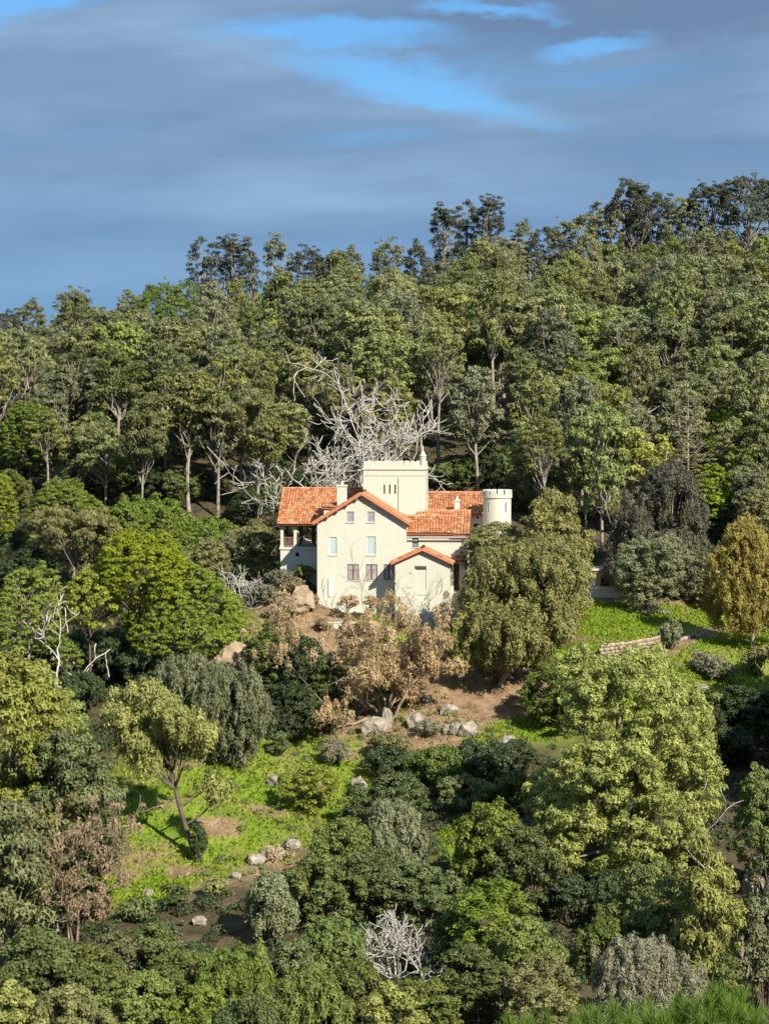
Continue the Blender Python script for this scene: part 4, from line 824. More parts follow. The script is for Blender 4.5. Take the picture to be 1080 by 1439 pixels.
# centre and right middle distance
T('olive_tree', 'large olive green tree with hanging leaves covering the end of the house wing', 'tree', 'weep', L_OLV, 700, 962, 750, 178, 501, cx=768, cb=.12, unique=True, lr=.38)
T('olive_tree', 'tall tan tree behind the large olive green tree', 'tree', 'broad', L_OLV, 772, 905, 682, 122, 502, cb=.1, bark=BARKT)
T('olive_tree', 'olive green tree in front of the round turret', 'tree', 'broad', L_OLV, 700, 880, 735, 110, 503, cb=.1)
T('weeping_tree', 'dark grey weeping tree below the dead-topped araucaria', 'tree', 'weep', L_DRK, 935, 835, 655, 120, 504, cb=.1, unique=True)
T('weeping_tree', 'dark drooping tree beside the brick outbuilding', 'tree', 'weep', L_DRK, 886, 842, 715, 76, 505, cb=.08)
T('shrub', 'grey green bushy shrub on the edge of the lawn', 'shrub', 'bush', L_EUCG, 915, 862, 752, 105, 506)
T('shrub', 'grey green shrub beside the white capped hut', 'shrub', 'bush', L_EUCG, 965, 845, 765, 60, 507)
T('shrub', 'dark shrub under the golden drooping eucalyptus', 'shrub', 'bush', L_DRK, 1010, 862, 815, 60, 508)
T('golden_eucalyptus', 'golden drooping eucalyptus with a forked white trunk beside the lawn', 'tree', 'weep', L_GOLD, 1055, 915, 735, 125, 509, cb=.10, unique=True)
T('shrub', 'round olive shrub behind the golden eucalyptus', 'shrub', 'bush', L_OLV, 1062, 800, 690, 80, 510)
T('shrub', 'small feathery grey shrub alone on the lawn beside the path', 'shrub', 'plume', L_SILV, 941, 912, 873, 36, 511)
for i, (px, b, tp, wp) in enumerate([(985, 945, 918, 40), (1010, 958, 925, 46), (915, 955, 930, 36), (1060, 950, 905, 40)]):
    T('shrub', 'dry brown shrub on the shaded lawn', 'shrub', 'bush', L_TWIG if i < 3 else L_OLV, px, b, tp, wp, 520 + i, 'dry shrubs on the shaded lawn')
for i, (px, b, tp, wp) in enumerate([(1000, 1035, 985, 80), (1045, 1040, 965, 90), (1080, 1050, 970, 80), (1020, 1075, 1020, 80), (960, 1075, 1025, 50)]):
    T('shrub', 'dark green bush below the shaded lawn', 'shrub', 'bush', L_UND, px, b, tp, wp, 530 + i, 'dark bushes below the lawn')
T('large_eucalyptus', 'very large yellow green eucalyptus below the lawn with dense clumped crown', 'tree', 'broad', L_YEL, 866, 1235, 912, 262, 541, cb=.04, rc=.52, pack=1.0, cov=.72, leafscale=.88, unique=True, lr=.38)
T('large_eucalyptus', 'yellow green tree beside the stone block below the lawn', 'tree', 'broad', L_YEL, 955, 1105, 978, 105, 542, cb=.1)
T('oak_tree', 'dark topped evergreen behind the very large yellow green eucalyptus', 'tree', 'broad', L_OAK, 790, 1030, 930, 110, 543)
for i, (px, b, tp, wp) in enumerate([(620, 1110, 1050, 90), (680, 1105, 1040, 90), (655, 1140, 1090, 80), (725, 1090, 1040, 60), (590, 1090, 1055, 50), (545, 1095, 1050, 70), (720, 1140, 1085, 60)]):
    T('shrub', 'low dark bush in the shade below the pale rocks', 'shrub', 'bush', L_UND if i % 2 else L_OAK, px, b, tp, wp, 550 + i, 'dark low bushes below the rocks')
for i, (px, b, tp, wp, mt, lb) in enumerate([(436, 1142, 1074, 84, L_BRT, 'round yellowish bush at the end of the grassy clearing'), (246, 1278, 1243, 44, L_OAK, 'small green bush beside the bare brown earth'), (196, 1295, 1262, 50, L_OAK, 'low green bush beside the rusty dead conifer and bare earth'), (160, 1205, 1160, 40, L_EUC, 'small olive bush at the edge of the grassy clearing'), (392, 1062, 1030, 34, L_OAK, 'little green bush in the grass below the dark bushes'), (300, 1262, 1236, 36, L_EUC, 'small olive bush below the thin dark trunk'), (545, 1062, 1030, 60, L_OLV, 'dry olive bush below the tan dead tree'), (470, 1075, 1040, 50, L_TWIG, 'grey dry bush beside the rocks under the dead tree'), (600, 1035, 1012, 36, L_TWIG, 'little grey dry bush among the pale rocks')]):
    T('shrub', lb, 'shrub', 'bush', mt, px, b, tp, wp, 580 + i)
# foreground scrub
FG = 'green bushes on the lower slope'
LAND = [(558, 1320, 'tangled dead bush'), (382, 1200, 'uprooted stump'), (376, 1275, 'silver grey bush'), (100, 1230, 'rusty dead conifer'), (866, 1120, 'very large eucalyptus'), (905, 1390, 'round grey brown bush'), (1065, 1260, 'dark rock face'), (960, 1425, 'near pine shoots'), (555, 1185, 'pale silvery bush'), (210, 1290, 'bare brown earth'), (765, 1430, 'low young pine')]
T('oak_bush', 'round green bush beside the small white rock', 'bush', 'bush', L_OAK, 548, 1170, 1085, 110, 601)
T('silver_bush', 'pale silvery bush below the small white rock', 'bush', 'plume', L_SILV, 555, 1240, 1128, 90, 602)
T('oak_bush', 'green bush below the uprooted pale stump', 'bush', 'bush', L_BRT, 478, 1260, 1150, 90, 603)
T('silver_bush', 'silver grey bush below the bare brown earth', 'bush', 'plume', L_SILV, 376, 1330, 1226, 76, 604)
for i, (px, b, tp, wp, kd, mt) in enumerate([
 (460, 1310, 1205, 110, 'bush', L_OAK), (530, 1300, 1195, 110, 'bush', L_OAK), (595, 1310, 1215, 110, 'bush', L_OAK), (425, 1280, 1220, 70, 'bush', L_OAK),
 (690, 1270, 1130, 110, 'bush', L_BRT), (735, 1290, 1160, 110, 'bush', L_OAK), (670, 1230, 1170, 60, 'bush', L_OAK), (690, 1400, 1245, 120, 'bush', L_BRT), (745, 1430, 1290, 110, 'bush', L_BRT), (660, 1450, 1330, 90, 'bush', L_OAK),
 (640, 1380, 1280, 80, 'bush', L_OAK), (470, 1420, 1290, 110, 'bush', L_OAK), (410, 1430, 1320, 110, 'bush', L_OAK), (330, 1450, 1330, 120, 'plume', L_BRT), (430, 1500, 1370, 130, 'plume', L_BRT), (360, 1520, 1400, 120, 'plume', L_OAK), (260, 1430, 1340, 110, 'bush', L_OAK), (190, 1470, 1370, 120, 'bush', L_BRT), (280, 1510, 1390, 110, 'bush', L_BRT),
 (120, 1420, 1330, 110, 'bush', L_OAK), (50, 1440, 1310, 130, 'bush', L_OAK), (100, 1510, 1390, 120, 'bush', L_EUC), (10, 1500, 1380, 80, 'bush', L_YEL), (220, 1360, 1300, 70, 'bush', L_OAK), (165, 1370, 1310, 70, 'bush', L_EUC),
 (545, 1520, 1385, 100, 'bush', L_YEL), (600, 1500, 1370, 90, 'bush', L_OAK), (500, 1450, 1350, 80, 'bush', L_OAK), (760, 1510, 1350, 110, 'bush', L_OLV), (800, 1490, 1385, 80, 'bush', L_YEL),
 (840, 1380, 1290, 70, 'bush', L_OAK), (905, 1380, 1270, 90, 'bush', L_OAK), (800, 1300, 1230, 70, 'bush', L_UND), (850, 1290, 1225, 60, 'bush', L_UND), (870, 1330, 1260, 70, 'bush', L_OAK),
 (905, 1340, 1200, 70, 'bush', L_OAK), (1080, 1270, 1080, 90, 'bush', L_OAK), (1075, 1430, 1250, 60, 'plume', L_EUCG), (1010, 1480, 1340, 80, 'bush', L_OAK)]):
    lb = {'oak_leaf': 'dense green bush on the lower slope', 'bright_green_leaf': 'bright green bush on the lower slope', 'yellow_green_leaf': 'yellowish green bush on the lower slope', 'undergrowth_shade_leaf': 'dark bush in the shade of the very large eucalyptus', 'eucalyptus_leaf': 'dull olive bush on the lower slope', 'olive_tan_leaf': 'tan olive bush on the lower slope', 'greyish_eucalyptus_leaf': 'grey green bush under the rocks at the edge'}[mt.name]
    mid = (b + tp) / 2; near = sorted(LAND, key=lambda q: math.hypot(q[0] - px, q[1] - mid))[:2]
    lb = lb.replace(' on the lower slope', '').replace(' in the shade of the very large eucalyptus', '').replace(' under the rocks at the edge', '') + ' between the %s and the %s' % (near[0][2], near[1][2])
    T('bush', lb, 'bush', kd, mt, px, b, tp, wp, 610 + i, FG)
T('grey_bush', 'large round grey brown bush above the near pine shoots', 'bush', 'plume', L_TWIG, 905, 1500, 1322, 165, 660, rc=.26, cov=.6, leafscale=.85)
T('grey_bush', 'olive upright tree beside the dark rock face', 'tree', 'broad', L_YEL, 1000, 1420, 1180, 110, 661, cb=.02)
T('grey_bush', 'olive yellow tree below the very large eucalyptus', 'tree', 'broad', L_EUC, 950, 1390, 1235, 90, 662, cb=.05)
# shade trees outside the picture on the right
for i, (x, y, h_, w_) in enumerate([(40, 180.5, 15, 12.5), (40, 171, 17, 13), (50, 181, 17, 13), (36.5, 164, 16, 12.5)]):
    m = tree_meshes('broad', h_, w_, 670, L_EUC, leafscale=1.8) if i == 0 else m; put_tree('shade_tree', m, (x, y, float(gz(x, y))), 0, (1, 1), 'olive eucalyptus casting its shade across the lawn', 'tree', 'trees shading the lawn')
# ------------------------------------------------------------------ dead and special trees
b = hit(525, 700); b = np.array([b[0], max(b[1], 226), 0]); b = at(530, 690, 243); b[2] = float(gz(b[0], b[1]))
dead_tree('dead_tree', 'big bleached dead tree with bare branches behind the tower', b, 12, 7, BARKW, [((.12, 0, 1), 9.5), ((-.5, .1, .85), 8.5), ((-.85, -.2, .5), 8.5), ((.55, .1, .75), 7.5), ((-.2, .2, 1), 9.0), ((.3, -.3, 1), 7)], 4, kids=(2, 4), r=.26, minr=.04, wob=.20, spreadv=.6)
b = at(462, 700, 236); b[2] = float(gz(b[0], b[1]))
dead_tree('dead_tree', 'low spreading bleached dead branches behind the veranda roof', b, 6, 8, BARKW, [((-.8, 0, .6), 6.5), ((.5, 0, .9), 6.5), ((-.2, .1, 1), 6.5), ((.9, 0, .7), 6.0), ((-.5, -.2, .9), 6.0)], 4, kids=(2, 4), r=.17, minr=.035)
b = at(663, 700, 228); b[2] = float(gz(b[0], b[1]))
dead_tree('dead_tree', 'thin bleached dead branches arching beside the tower', b, 6, 9, BARKW, [((-.6, 0, 1), 5.0), ((.5, 0, .9), 4.0), ((0, .2, 1), 4.5)], 3, kids=(2, 3), r=.10, minr=.02)
b = at(775, 318, 404); b[2] = float(gz(b[0], b[1]))
dead_tree('dead_tree', 'leafless pale tree on the ridge line', b, 12, 10, BARKW, [((-.1, 0, 1), 9), ((.3, 0, 1), 8), ((-.35, 0, 1), 8)], 4, kids=(2, 3), r=.18, minr=.04, spreadv=.4)
b = at(865, 700, 238); b[2] = float(gz(b[0], b[1]))
dead_tree('dead_tree', 'forked bare white limbs among olive eucalyptus beside the house', b, 9, 11, BARKW, [((.35, -.2, 1), 6.5), ((-.25, -.2, 1), 5), ((.7, -.3, .6), 5)], 3, kids=(1, 2), r=.16, minr=.03)
b = hit(345, 850)
dead_tree('dead_bush', 'grey leafless bush beside the house on the lawn edge', b, 3, 12, BARKW, [((a_, b_, .55), 2.3) for a_, b_ in ((-.9, 0), (-.4, -.5), (.2, .3), (.6, -.3), (1, .1), (0, -.8), (-.6, .6), (.4, .9))], 3, kids=(3, 4), r=.06, minr=.018, cat='bush', spreadv=.6)
b = hit(66, 1012)
dead_tree('dead_tree', 'bleached dead limbs curling beside the leaning pine', b, 7, 13, BARKW, [((.0, -.1, 1), 6.4)], 3, kids=(3, 4), r=.17, minr=.05, spreadv=.75)
b = hit(558, 1375)
dead_tree('dead_bush', 'bleached tangled dead bush among green bushes', b, 4, 14, BARKW, [((a_, b_, .8), 2.6) for a_, b_ in ((-.8, -.2), (-.3, -.6), (.3, .3), (.6, -.4), (0, -.2), (-.6, .3))], 3, kids=(3, 4), r=.08, minr=.022, cat='bush', up=.08)
b = hit(605, 1385)
dead_tree('dead_bush', 'smaller bleached dead bush beside the tangled one', b, 3, 15, BARKW, [((a_, b_, .8), 1.9) for a_, b_ in ((-.5, -.2), (.3, -.6), (.7, .1), (0, .3))], 3, kids=(3, 4), r=.06, minr=.02, cat='bush')
b = hit(1000, 1290)
dead_tree('dead_tree', 'small bare white branch rising from the olive upright tree', b, 7, 16, BARKW, [((.05, 0, 1), 6.6)], 2, kids=(2, 3), r=.10, minr=.025, spreadv=.4)
b = hit(278, 1212)
# dead trees that still hold dry leaves
def dry_tree(name, label, b, stems, seed, leaf, bark, r0, ntips, zmin, rad, maxd=4, cov=.5):
    rng = np.random.default_rng(seed); lines = []
    for dr_, ln in stems: dead_lines(rng, np.array([rng.normal(0, .25), rng.normal(0, .25), -.3]), dr_, ln, r0, 0, maxd, lines, (2, 3), .6, .2, .06, .02)
    e = empty(name, b); setp(e, label, 'dead tree'); obj('branches', tubes('branches', lines, bark, 4), e)
    tips = np.array([l[0][-1] for l in lines if l[1][0] < r0 * .55 and l[0][-1][2] > zmin]); tips = tips[rng.permutation(len(tips))[:ntips]]
    obj('crown', foliage('crown', tips - [0, 0, .2], np.stack([rng.uniform(*rad, len(tips))] * 2 + [rng.uniform(*rad, len(tips)) * 1.5], 1), leaf, rng, .28, .11, cov, .5, 'hang', njit=.7), e)
dry_tree('dead_tree', 'tan dead tree with dry brown leaves in front of the house', hit(545, 1008), [((-.95, -.1, .55), 7.0), ((-.55, .1, .8), 6.2), ((.0, 0, 1), 5.6), ((.45, 0, .9), 5.6), ((.85, .1, .6), 5.4), ((-.15, -.5, .8), 4.6), ((.35, -.5, .8), 4.4), ((-.35, -.3, .7), 5.0)], 17, L_BRN, BARKT, .18, 520, .6, (.26, .5), cov=.6)
dry_tree('dead_conifer', 'rusty brown dead conifer with bare twigs', hit(98, 1335), [((.03, 0, 1), 6.5), ((-.3, -.2, 1), 5.2), ((.3, -.2, 1), 5.0), ((.1, -.4, .8), 4.0)], 27, L_RED, BARKT, .12, 170, 1.2, (.18, .38), cov=.4)
# bare thin saplings against the porch wall and the little dry shrub by the house
for px, py, h_, sd in ((540, 862, 4.2, 21), (620, 862, 4.0, 22), (575, 864, 3.2, 23)):
    b = at(px, py, 196.0); b[2] = float(gz(b[0], b[1])); dead_tree('bare_sapling', 'thin leafless sapling standing before the porch', b, 4, sd, BARKT, [((-.2, 0, 1), h_), ((.25, 0, 1), h_ * .8)], 3, 'bare saplings by the porch', 'sapling', .05, .014, kids=(2, 3), spreadv=.45)
for px, w_, sd in ((488, 30, 31), (522, 26, 32)):
    b = at(px, 866, 197.6); b[2] = float(gz(b[0], b[1])); m = tree_meshes('sparse', 2.3, w_ / 15.7, sd, L_BRN, leafscale=.6, cb=.35, bark=BARKD); put_tree('dry_shrub', m, b, 0, (1, 1), 'small dry brown shrub against the white wall', 'shrub', 'dry shrubs along the facade')
for i, (px, py, y_, w_, h_, mt) in enumerate([(400, 850, 197.5, 2.4, 1.6, L_TWIG), (415, 835, 200.2, 2.2, 1.3, L_DRY), (398, 822, 201.4, 2.6, 1.4, L_TWIG), (440, 828, 199.6, 1.4, .9, L_DRY), (452, 868, 196.2, 1.6, 1.0, L_DRY), (385, 868, 196.0, 2.2, 1.4, L_OLV), (425, 812, 203.0, 2.6, 1.0, L_OLV), (378, 845, 200.0, 2.2, 1.8, L_TWIG)]):
    b = at(px, py, y_); b[2] = float(gz(b[0], y_)); m, wc, hc = lib_meshes('bush', h_, w_, i, None); e = empty('dry_bush', b, i * 1.1); e.scale = (w_ / wc, w_ / wc, h_ / hc); setp(e, 'straw coloured dry bush among the boulders at the house corner', 'bush', 'dry bushes at the house corner'); obj('trunk', m[0], e); put_mat(obj('crown', m[1], e), mt)
# araucaria with a dead top
b = hit(965, 770); q = at(965, 556, b[1]); H_ = q[2] - b[2]; rng = np.random.default_rng(3); e = empty('araucaria', b); setp(e, 'araucaria with straight stem and bare tiered upper branches', 'tree')
lines = [(np.array([[0, 0, -.3], [0, 0, H_ * .5], [.02, 0, H_]]), np.array([.26, .17, .03]))]; obj('trunk', tubes('trunk', lines, BARK, 6), e); br, cl_, rd_ = [], [], []
for k in range(19):
    f = k / 18; z = H_ * (.36 + .60 * f); ln = 3.3 * (1 - f) ** .8 + .35
    for j in range(6):
        a = j / 6 * 6.283 + rng.uniform(-.3, .3) + k; l_ = ln * rng.uniform(.7, 1.1); d = np.array([math.cos(a), math.sin(a), 0])
        p = np.array([[0, 0, z], d * l_ * .5 + [0, 0, z + .02], d * l_ + [0, 0, z + .30 * l_]]); br.append((p, np.array([.045, .03, .015])))
        if f < .42 or rng.random() < .12:
            for s_ in (.45, .75, 1.0): cl_.append(d * l_ * s_ + np.array([0, 0, z + .12 * l_ * s_ + .03])); rd_.append([.40, .40, .13])
obj('branches', tubes('branches', br, BARK, 4), e); obj('crown', foliage('crown', cl_, rd_, L_OLV, rng, .22, .08, .8, .3, 'out'), e)
# ------------------------------------------------------------------ rocks
def rock_mesh(seed, mat, sub=3):
    rng = np.random.default_rng(seed); bm = bmesh.new(); bmesh.ops.create_icosphere(bm, subdivisions=sub, radius=1.0)
    pl = [(Vector(unit(rng.normal(size=3))), rng.uniform(.62, .95)) for _ in range(11)]; o = Vector(rng.uniform(-9, 9, 3))
    for v in bm.verts:
        p = v.co.copy()
        for n_, d in pl:
            h_ = p.dot(n_) - d
            if h_ > 0: p -= n_ * h_ * .92
        p *= 1 + .22 * mnoise.noise(p * 2.1 + o) + .12 * mnoise.noise(p * 5 + o) + .05 * mnoise.noise(p * 11 + o); v.co = p
    for f in bm.faces: f.smooth = False
    me = bpy.data.meshes.new('rock'); bm.to_mesh(me); bm.free(); me.materials.append(mat); return me
RM = [rock_mesh(k, ROCK) for k in range(6)]; RT = [rock_mesh(20 + k, ROCKT, 4) for k in range(2)]
def rock(px, py, wpx, hpx, k, label, group=None, mat='p', name='rock', rz=None, sink=.25, depth=None):
    p = hit(px, py); s = ppm(p[1]); w_, h_ = wpx / s, hpx / s; o = obj(name, (RM if mat == 'p' else RT)[k % (6 if mat == 'p' else 2)], None, (p[0], p[1], p[2] + h_ * (.5 - sink)), rz if rz is not None else k * 1.3)
    o.scale = (w_ * .62, (depth or w_) * .62, h_ * .72); setp(o, label, 'rock', group); return o
rock(318, 962, 52, 70, 0, 'large tan boulder at the foot of the umbrella pine', mat='t', name='boulder', rz=.4)
q = at(425, 862, 197.5); o = obj('boulder', RT[1], None, (q[0] - .2, 198.0, q[2] + .9), .8); o.scale = (1.5, 1.1, 1.5); setp(o, 'big tan boulder against the corner of the house', 'rock')
q = at(405, 858, 196.5); o = obj('boulder', RT[0], None, (q[0] - .2, 197.0, q[2] + .4), 2.0); o.scale = (1.0, .8, .8); setp(o, 'smaller tan boulder beside the big one at the house corner', 'rock')
for i, (px, py, a, h_, lb) in enumerate([(527, 1028, 26, 26, 'pale slab leaning under the tan dead tree'), (515, 1032, 18, 24, 'narrow pale slab at the foot of the dead tree'), (543, 1022, 14, 30, 'upright pale stone under the dead tree'), (583, 1022, 22, 22, 'pale stone beside the dead tree trunk'), (656, 1033, 24, 22, 'whitish round boulder on the bare earth'), (640, 1033, 14, 18, 'tall pale stone beside the whitish round boulder'), (628, 1030, 16, 14, 'low pale stone beside the whitish round boulder'), (503, 995, 30, 32, 'pale grey outcrop in the bushes beside the dead tree'), (628, 1002, 24, 14, 'flat pale stone on the bare earth'), (600, 985, 14, 10, 'small stone above the bare earth'),
  (503, 1112, 24, 22, 'small white rock above the round green bush'), (384, 1105, 18, 14, 'pale stone in the bright green grass'), (362, 1214, 24, 18, 'pale jagged rock by the uprooted stump'), (412, 1192, 22, 14, 'light rounded stone beside the uprooted stump'), (714, 1050, 22, 18, 'pale rock in the shade beside the large eucalyptus'),
  (1072, 1225, 30, 26, 'white rock on top of the dark rock face'), (1066, 1255, 40, 40, 'dark grey rock face under the white rock'), (1060, 1370, 60, 90, 'grey rock outcrop half hidden by grey bushes'), (985, 968, 18, 8, 'flat white stone on the shaded lawn'), (949, 972, 14, 7, 'small white stone on the shaded lawn'), (1063, 982, 10, 12, 'upright pale stone on the shaded lawn'), (208, 1258, 14, 10, 'small pale stone on the weedy slope'), (170, 1243, 12, 9, 'round pale stone on the weedy slope'), (280, 1300, 20, 12, 'tan stone on the bare earth'), (330, 1235, 14, 10, 'pale chip of rock above the silver bush'), (250, 1335, 22, 14, 'low stone beside the bare earth')]):
    rock(px, py, a, h_, i, lb)
# stone block and retaining wall
STN = plain_mat('rubble_stone', (0.26, 0.20, 0.14), (0.52, 0.43, 0.32), 2.5, .95, .8, 7)
def block(px, py, wpx, hpx, dep, label, name, mat, cat, rz=0.0):
    p = hit(px, py); s = ppm(p[1]); bm = bmesh.new(); bmesh.ops.create_cube(bm, size=1); bmesh.ops.subdivide_edges(bm, edges=bm.edges, cuts=4, use_grid_fill=True)
    for v in bm.verts: v.co = Vector((v.co.x * wpx / s, v.co.y * dep, (v.co.z + .5) * hpx / s - .3)); v.co += .05 * Vector((mnoise.noise(v.co * 2 + Vector((px, 0, 0))), mnoise.noise(v.co * 2.2), mnoise.noise(v.co * 1.7 + Vector((0, py, 0)))))
    me = bpy.data.meshes.new(name); bm.to_mesh(me); bm.free(); me.materials.append(mat); o = obj(name, me, None, p, rz); setp(o, label, cat); return o
block(985, 1040, 28, 36, 1.4, 'squared pale stone block standing below the lawn', 'stone_block', STN, 'stone block', .25)
block(940, 1040, 20, 30, 1.2, 'second stone block half hidden behind yellow green leaves', 'stone_block', STN, 'stone block', .1)
def rubble_wall(pts, h_, label, seed, rows=3, size=.42, thick=.45, mat=STN, name='stone_wall'):
    P = [hit(*p) for p in pts]; rng = np.random.default_rng(seed); base = P[0]; V, Fc = [], []; off = 0
    cube = np.array([[x, y, z] for z in (-.5, .5) for y in (-.5, .5) for x in (-.5, .5)]); cf = np.array([(0, 2, 3, 1), (4, 5, 7, 6), (0, 1, 5, 4), (2, 6, 7, 3), (0, 4, 6, 2), (1, 3, 7, 5)])
    for a, b_ in zip(P[:-1], P[1:]):
        L_ = np.linalg.norm((b_ - a)[:2]); an = math.atan2(b_[1] - a[1], b_[0] - a[0]); n = int(L_ / size)
        for r_ in range(rows):
            for k in range(n):
                f = (k + .5 + .3 * (r_ % 2)) / n; c_ = a + (b_ - a) * f; c_[2] = float(gz(c_[0], c_[1])) + (r_ + .35) * h_ / rows
                s_ = np.array([size * rng.uniform(.8, 1.1), thick * rng.uniform(.8, 1.15), h_ / rows * rng.uniform(.85, 1.15)]); v = cube * s_ * (1 + rng.uniform(-.12, .12, (8, 3)))
                ca, sa = math.cos(an), math.sin(an); v = np.stack([v[:, 0] * ca - v[:, 1] * sa, v[:, 0] * sa + v[:, 1] * ca, v[:, 2]], 1) + c_ - base; V.append(v); Fc.append(cf + off); off += 8
    e = empty(name, base); setp(e, label, 'wall'); o = obj('stones', mesh_np('stones', np.concatenate(V), np.concatenate(Fc), mat), e); o['kind'] = 'stuff'
rubble_wall([(840, 926), (880, 922), (915, 915), (938, 908)], 1.25, 'low dry stone retaining wall across the lawn', 1, rows=4)
rubble_wall([(935, 908), (965, 898), (985, 893)], .3, 'thin line of stones edging the lawn path', 2, rows=1)
rubble_wall([(700, 948), (745, 946)], .5, 'short pale wall behind the olive tree trunk', 3, rows=2)
q = at(492, 872, 196.4); e = empty('garden_wall', (q[0], 196.4, float(gz(q[0], 196.4))), -HA); setp(e, 'low cream garden wall before the facade', 'wall'); CS = plain_mat('cream_stone', (.52, .46, .34), (.68, .62, .49), 2, .9, .4, 6)
MB().box(-2.4, 2.2, 0, .35, -.8, .55).build('wall', CS, e); MB().box(-2.45, 2.25, -.05, .4, .552, .66).build('coping', PL, e)
# outbuildings beside the lawn
def hut(px, py, wpx, hpx, dep, label, wallm, roofm, rz=0.0, lowpart=None):
    p = hit(px, py); s = ppm(p[1]); w_, h_ = wpx / s, hpx / s; e = empty('outbuilding', p, rz); setp(e, label, 'outbuilding')
    MB().box(-w_ / 2, w_ / 2, 0, dep, -.5, h_).build('wall', wallm, e); MB().box(-w_ / 2 - .15, w_ / 2 + .15, -.2, dep + .2, h_ + .002, h_ + .2).build('roof', roofm, e)
    return e, w_, h_
e, w_, h_ = hut(842, 840, 62, 38, 4, 'low brick outbuilding with pale base beside the lawn', BRICKM, plain_mat('pale_concrete', (.42, .38, .32), (.55, .5, .43), 2), .05)
MB().box(-w_ / 2 - .04, w_ / 2 + .04, -.06, -.004, -.4, h_ * .42).build('base_course', plain_mat('pale_render', (.55, .5, .42), (.68, .63, .54), 2), e); MB().box(-w_ / 2 - .02, -w_ / 2 + w_ * .42, -.04, -.003, h_ * .43, h_ * .85).build('plastered_panel', PL, e); MB().box(.1, .9, -.03, -.002, h_ * .43, h_ * .8).build('dark_recess_plate', VOID, e)  # last box is a dark plate; shade of a recess put into its colour
e, w_, h_ = hut(985, 843, 44, 38, 3, 'small tan hut with a white capped roof between dark shrubs', STN, PL, -.05); MB().box(-.3, .4, -.03, -.002, -.2, h_ * .7).build('dark_doorway_plate', VOID, e)  # opening is a flat dark plate with the inner shade painted in
# uprooted stump
b = hit(382, 1212); rng = np.random.default_rng(9); lines = []
for k in range(26):
    a = rng.uniform(0, 6.28); dead_lines(rng, np.array([rng.normal(0, .3), rng.normal(0, .15), .3]), (math.cos(a) * 1.0, math.sin(a) * .5, rng.uniform(.0, 1.1)), rng.uniform(.5, 1.15), rng.uniform(.07, .16), 0, 1, lines, (1, 3), .7, .35, -.05, .02)
e = empty('uprooted_stump', b); setp(e, 'uprooted pale tree stump with twisted roots on the grass', 'stump'); obj('roots', tubes('roots', lines, BARKT, 6), e); k_ = obj('root_ball', RT[0], e, (0, .2, .35)); k_.scale = (.95, .6, .8)
# ------------------------------------------------------------------ ground cover
def scatter(n, seed, xr=(-40, 40), yr=(132, 236), keep=None):
    rng = np.random.default_rng(seed); x = rng.uniform(*xr, n); y = rng.uniform(*yr, n); ok = (np.abs(x) < .185 * y + 2) & ~((x > -11) & (x < 14) & (y > 198.5) & (y < 226))
    if keep is not None: ok &= keep(x, y, rng)
    x, y = x[ok], y[ok]; return np.stack([x, y, gz(x, y)], 1), rng
def blades(name, P, rng, h_, wd, mat, label, cat):
    n = len(P); a = rng.uniform(0, 6.28, n); t_ = np.stack([np.cos(a), np.sin(a), np.zeros(n)], 1); hh = h_ * rng.uniform(.5, 1.4, n)[:, None]; ln = rng.normal(0, .45, (n, 3)) * [1, 1, 0]
    up = np.concatenate([ln, np.ones((n, 1))], 1)[:, [0, 1, 3]]; w2 = wd * rng.uniform(.6, 1.4, n)[:, None]
    co = np.stack([P - t_ * w2, P + t_ * w2, P + t_ * w2 * .4 + up * hh, P - t_ * w2 * .4 + up * hh * .9], 1).reshape(-1, 3)
    o = obj(name, mesh_np(name, co, np.arange(4 * n).reshape(-1, 4), mat, False, rng.uniform(0, 1, n))); setp(o, label, cat, kind='stuff')
P, rng = scatter(190000, 71, keep=lambda x, y, r: (soil_at(x, y) < .35 + .25 * r.random(len(x))) & (wood_at(x, y) < .5) & (vnoise(x / 3, y / 3, 33) + r.normal(0, .5, len(x)) > -.5))
blades('grass', P, rng, .20, .10, L_GRS, 'bright green winter grass on the slope and lawn', 'grass')
P, rng = scatter(40000, 72, keep=lambda x, y, r: (soil_at(x, y) + .25 * vnoise(x / 2.5, y / 2.5, 8) + r.normal(0, .15, len(x)) > .45) & (wood_at(x, y) < .5) & ~((x > 4) & (x < 14) & (y > 184) & (y < 199)))
blades('dry_grass', P, rng, .22, .07, L_DRY, 'dry straw coloured grass on the bare earth', 'grass')
# low weeds and scrub between the bushes, undergrowth in the wood
def clump_stuff(name, P, r0, r1, mat, rng, label, L_=.26, W_=.17, cov=.42):
    s_ = rng.uniform(r0, r1, len(P)); C = P + np.stack([np.zeros(len(P)), np.zeros(len(P)), s_ * .3], 1)
    o = obj(name, foliage(name, C, np.stack([s_, s_, s_ * .75], 1), mat, rng, L_, W_, cov, .15)); setp(o, label, 'undergrowth', kind='stuff')
P, rng = scatter(2600, 73, yr=(118, 200), keep=lambda x, y, r: wood_at(x, y) > .55)
clump_stuff('low_scrub', P, .35, .9, L_UND, rng, 'low green scrub between the bushes of the lower slope')  # dark leaf packed in to deepen the shaded gaps under trees
P, rng = scatter(900, 74, xr=(-28, 30), yr=(155, 194), keep=lambda x, y, r: (wood_at(x, y) < .6) & (vnoise(x / 3, y / 3, 61) + r.normal(0, .3, len(x)) > .1)); P2, rng2 = scatter(700, 79, xr=(-28, 30), yr=(153, 194), keep=lambda x, y, r: (wood_at(x, y) < .7) & (vnoise(x / 2.6, y / 2.6, 65) + r.normal(0, .3, len(x)) > .15))
clump_stuff('dry_weeds', P2, .12, .40, L_OLV, rng2, 'tan dry weeds scattered over the clearing', .16, .10, .6)
clump_stuff('weeds', P, .12, .42, L_BRT, rng, 'small green weeds in the sunny clearing', .16, .10, .6)
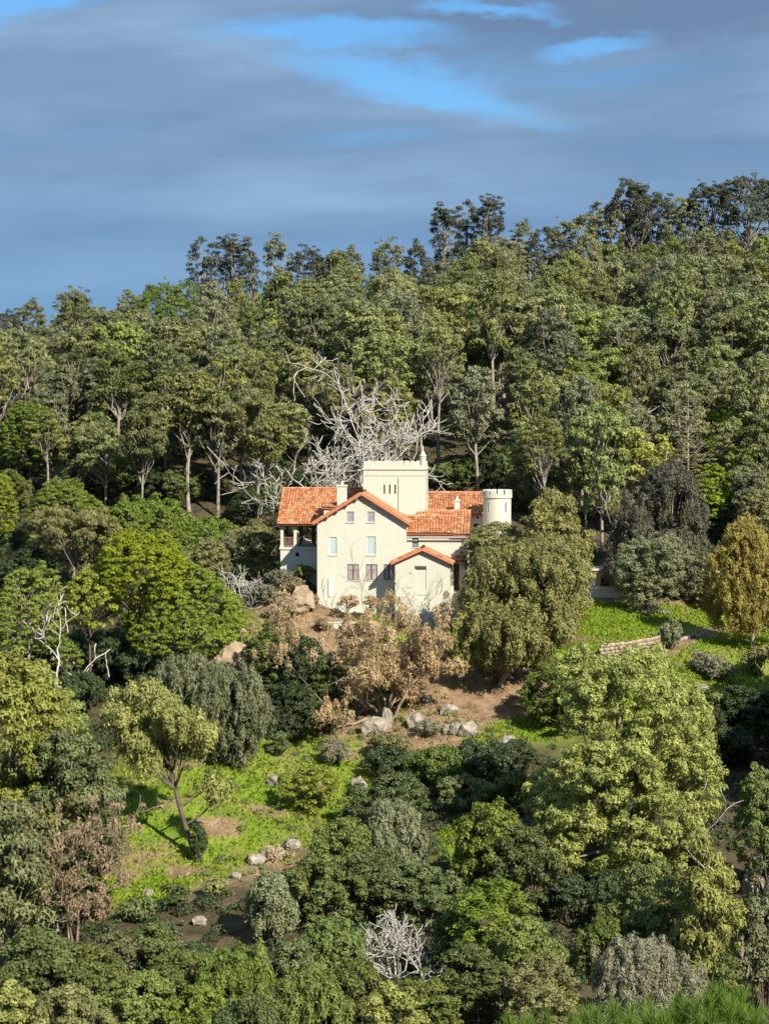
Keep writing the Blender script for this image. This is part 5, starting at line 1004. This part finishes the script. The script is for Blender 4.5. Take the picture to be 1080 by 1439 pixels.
P, rng = scatter(1500, 75, xr=(-80, 80), yr=(224, 300), keep=lambda x, y, r: (wood_at(x, y) > .3)); clump_stuff('undergrowth', P, .6, 1.5, L_UND, rng, 'dark undergrowth beneath the hillside wood', .45, .28, .38)
P, rng = scatter(500, 76, xr=(-45, -9), yr=(196, 232)); clump_stuff('scrub', P, .4, 1.1, L_UND, rng, 'dark scrub under the pines beside the house', .32, .2, .42)
# ------------------------------------------------------------------ near pine shoots at the bottom edge
NEED = leaf_mat('near_pine_needle', (0.085, 0.155, 0.020), (0.19, 0.29, 0.045), trans=.2, vary=.05)
def near_pine(px, Yd, top, wm, nsh, seed, label):
    rng = np.random.default_rng(seed); q = at(px, top, Yd); zg = float(gz(q[0], Yd)); e = empty('young_pine', (q[0], Yd, zg)); setp(e, label, 'pine', None); H_ = q[2] - zg
    lines = [curve_line((0, 0, -.3), (0, 0, H_ - .5), rng, .11, .04, 8, .02)]; co, tint = [], []
    for k in range(nsh):
        a = rng.uniform(0, 6.28); r_ = wm / 2 * math.sqrt(rng.random()); z = H_ - .05 - .55 * (r_ / (wm / 2)) ** 2 - rng.exponential(.12); tip = np.array([r_ * math.cos(a), r_ * math.sin(a), z])
        ln = rng.uniform(.28, .5); d = unit(np.array([tip[0] * .18, tip[1] * .18, 1.0]) + rng.normal(0, .1, 3)); st_ = tip - d * ln
        lines.append((np.array([[0, 0, max(.5, z - 1.2 - r_ * .4)], st_ * [.6, .6, 1] - [0, 0, .25], st_, tip]), np.array([.03, .018, .012, .006])))
        n = 330; f = rng.random(n) ** .8; nd_ = unit(d * rng.uniform(.5, 1.3, n)[:, None] + rng.normal(0, .42, (n, 3))); p0 = st_ + (tip - st_) * f[:, None]; l_ = rng.uniform(.10, .17, n)[:, None]; s_ = unit(np.cross(nd_, rng.normal(size=(n, 3)))) * .0022
        co.append(np.stack([p0 - s_, p0 + s_, p0 + nd_ * l_ + s_ * .4, p0 + nd_ * l_ - s_ * .4], 1).reshape(-1, 3)); tint.append(np.clip(rng.uniform(.0, 1) * .5 + rng.random(n) * .5, 0, 1))
    obj('trunk', tubes('trunk', lines, BARKD, 5), e); co = np.concatenate(co); obj('crown', mesh_np('crown', co, np.arange(len(co)).reshape(-1, 4), NEED, False, np.concatenate(tint)), e)
near_pine(1000, 17.0, 1383, 1.7, 75, 1, 'largest young pine with upright needle shoots')
near_pine(880, 18.5, 1402, 1.6, 65, 2, 'young pine with upright needle shoots beside the largest one')
near_pine(760, 19.5, 1412, 1.5, 55, 3, 'low young pine with needle shoots under the olive bushes')
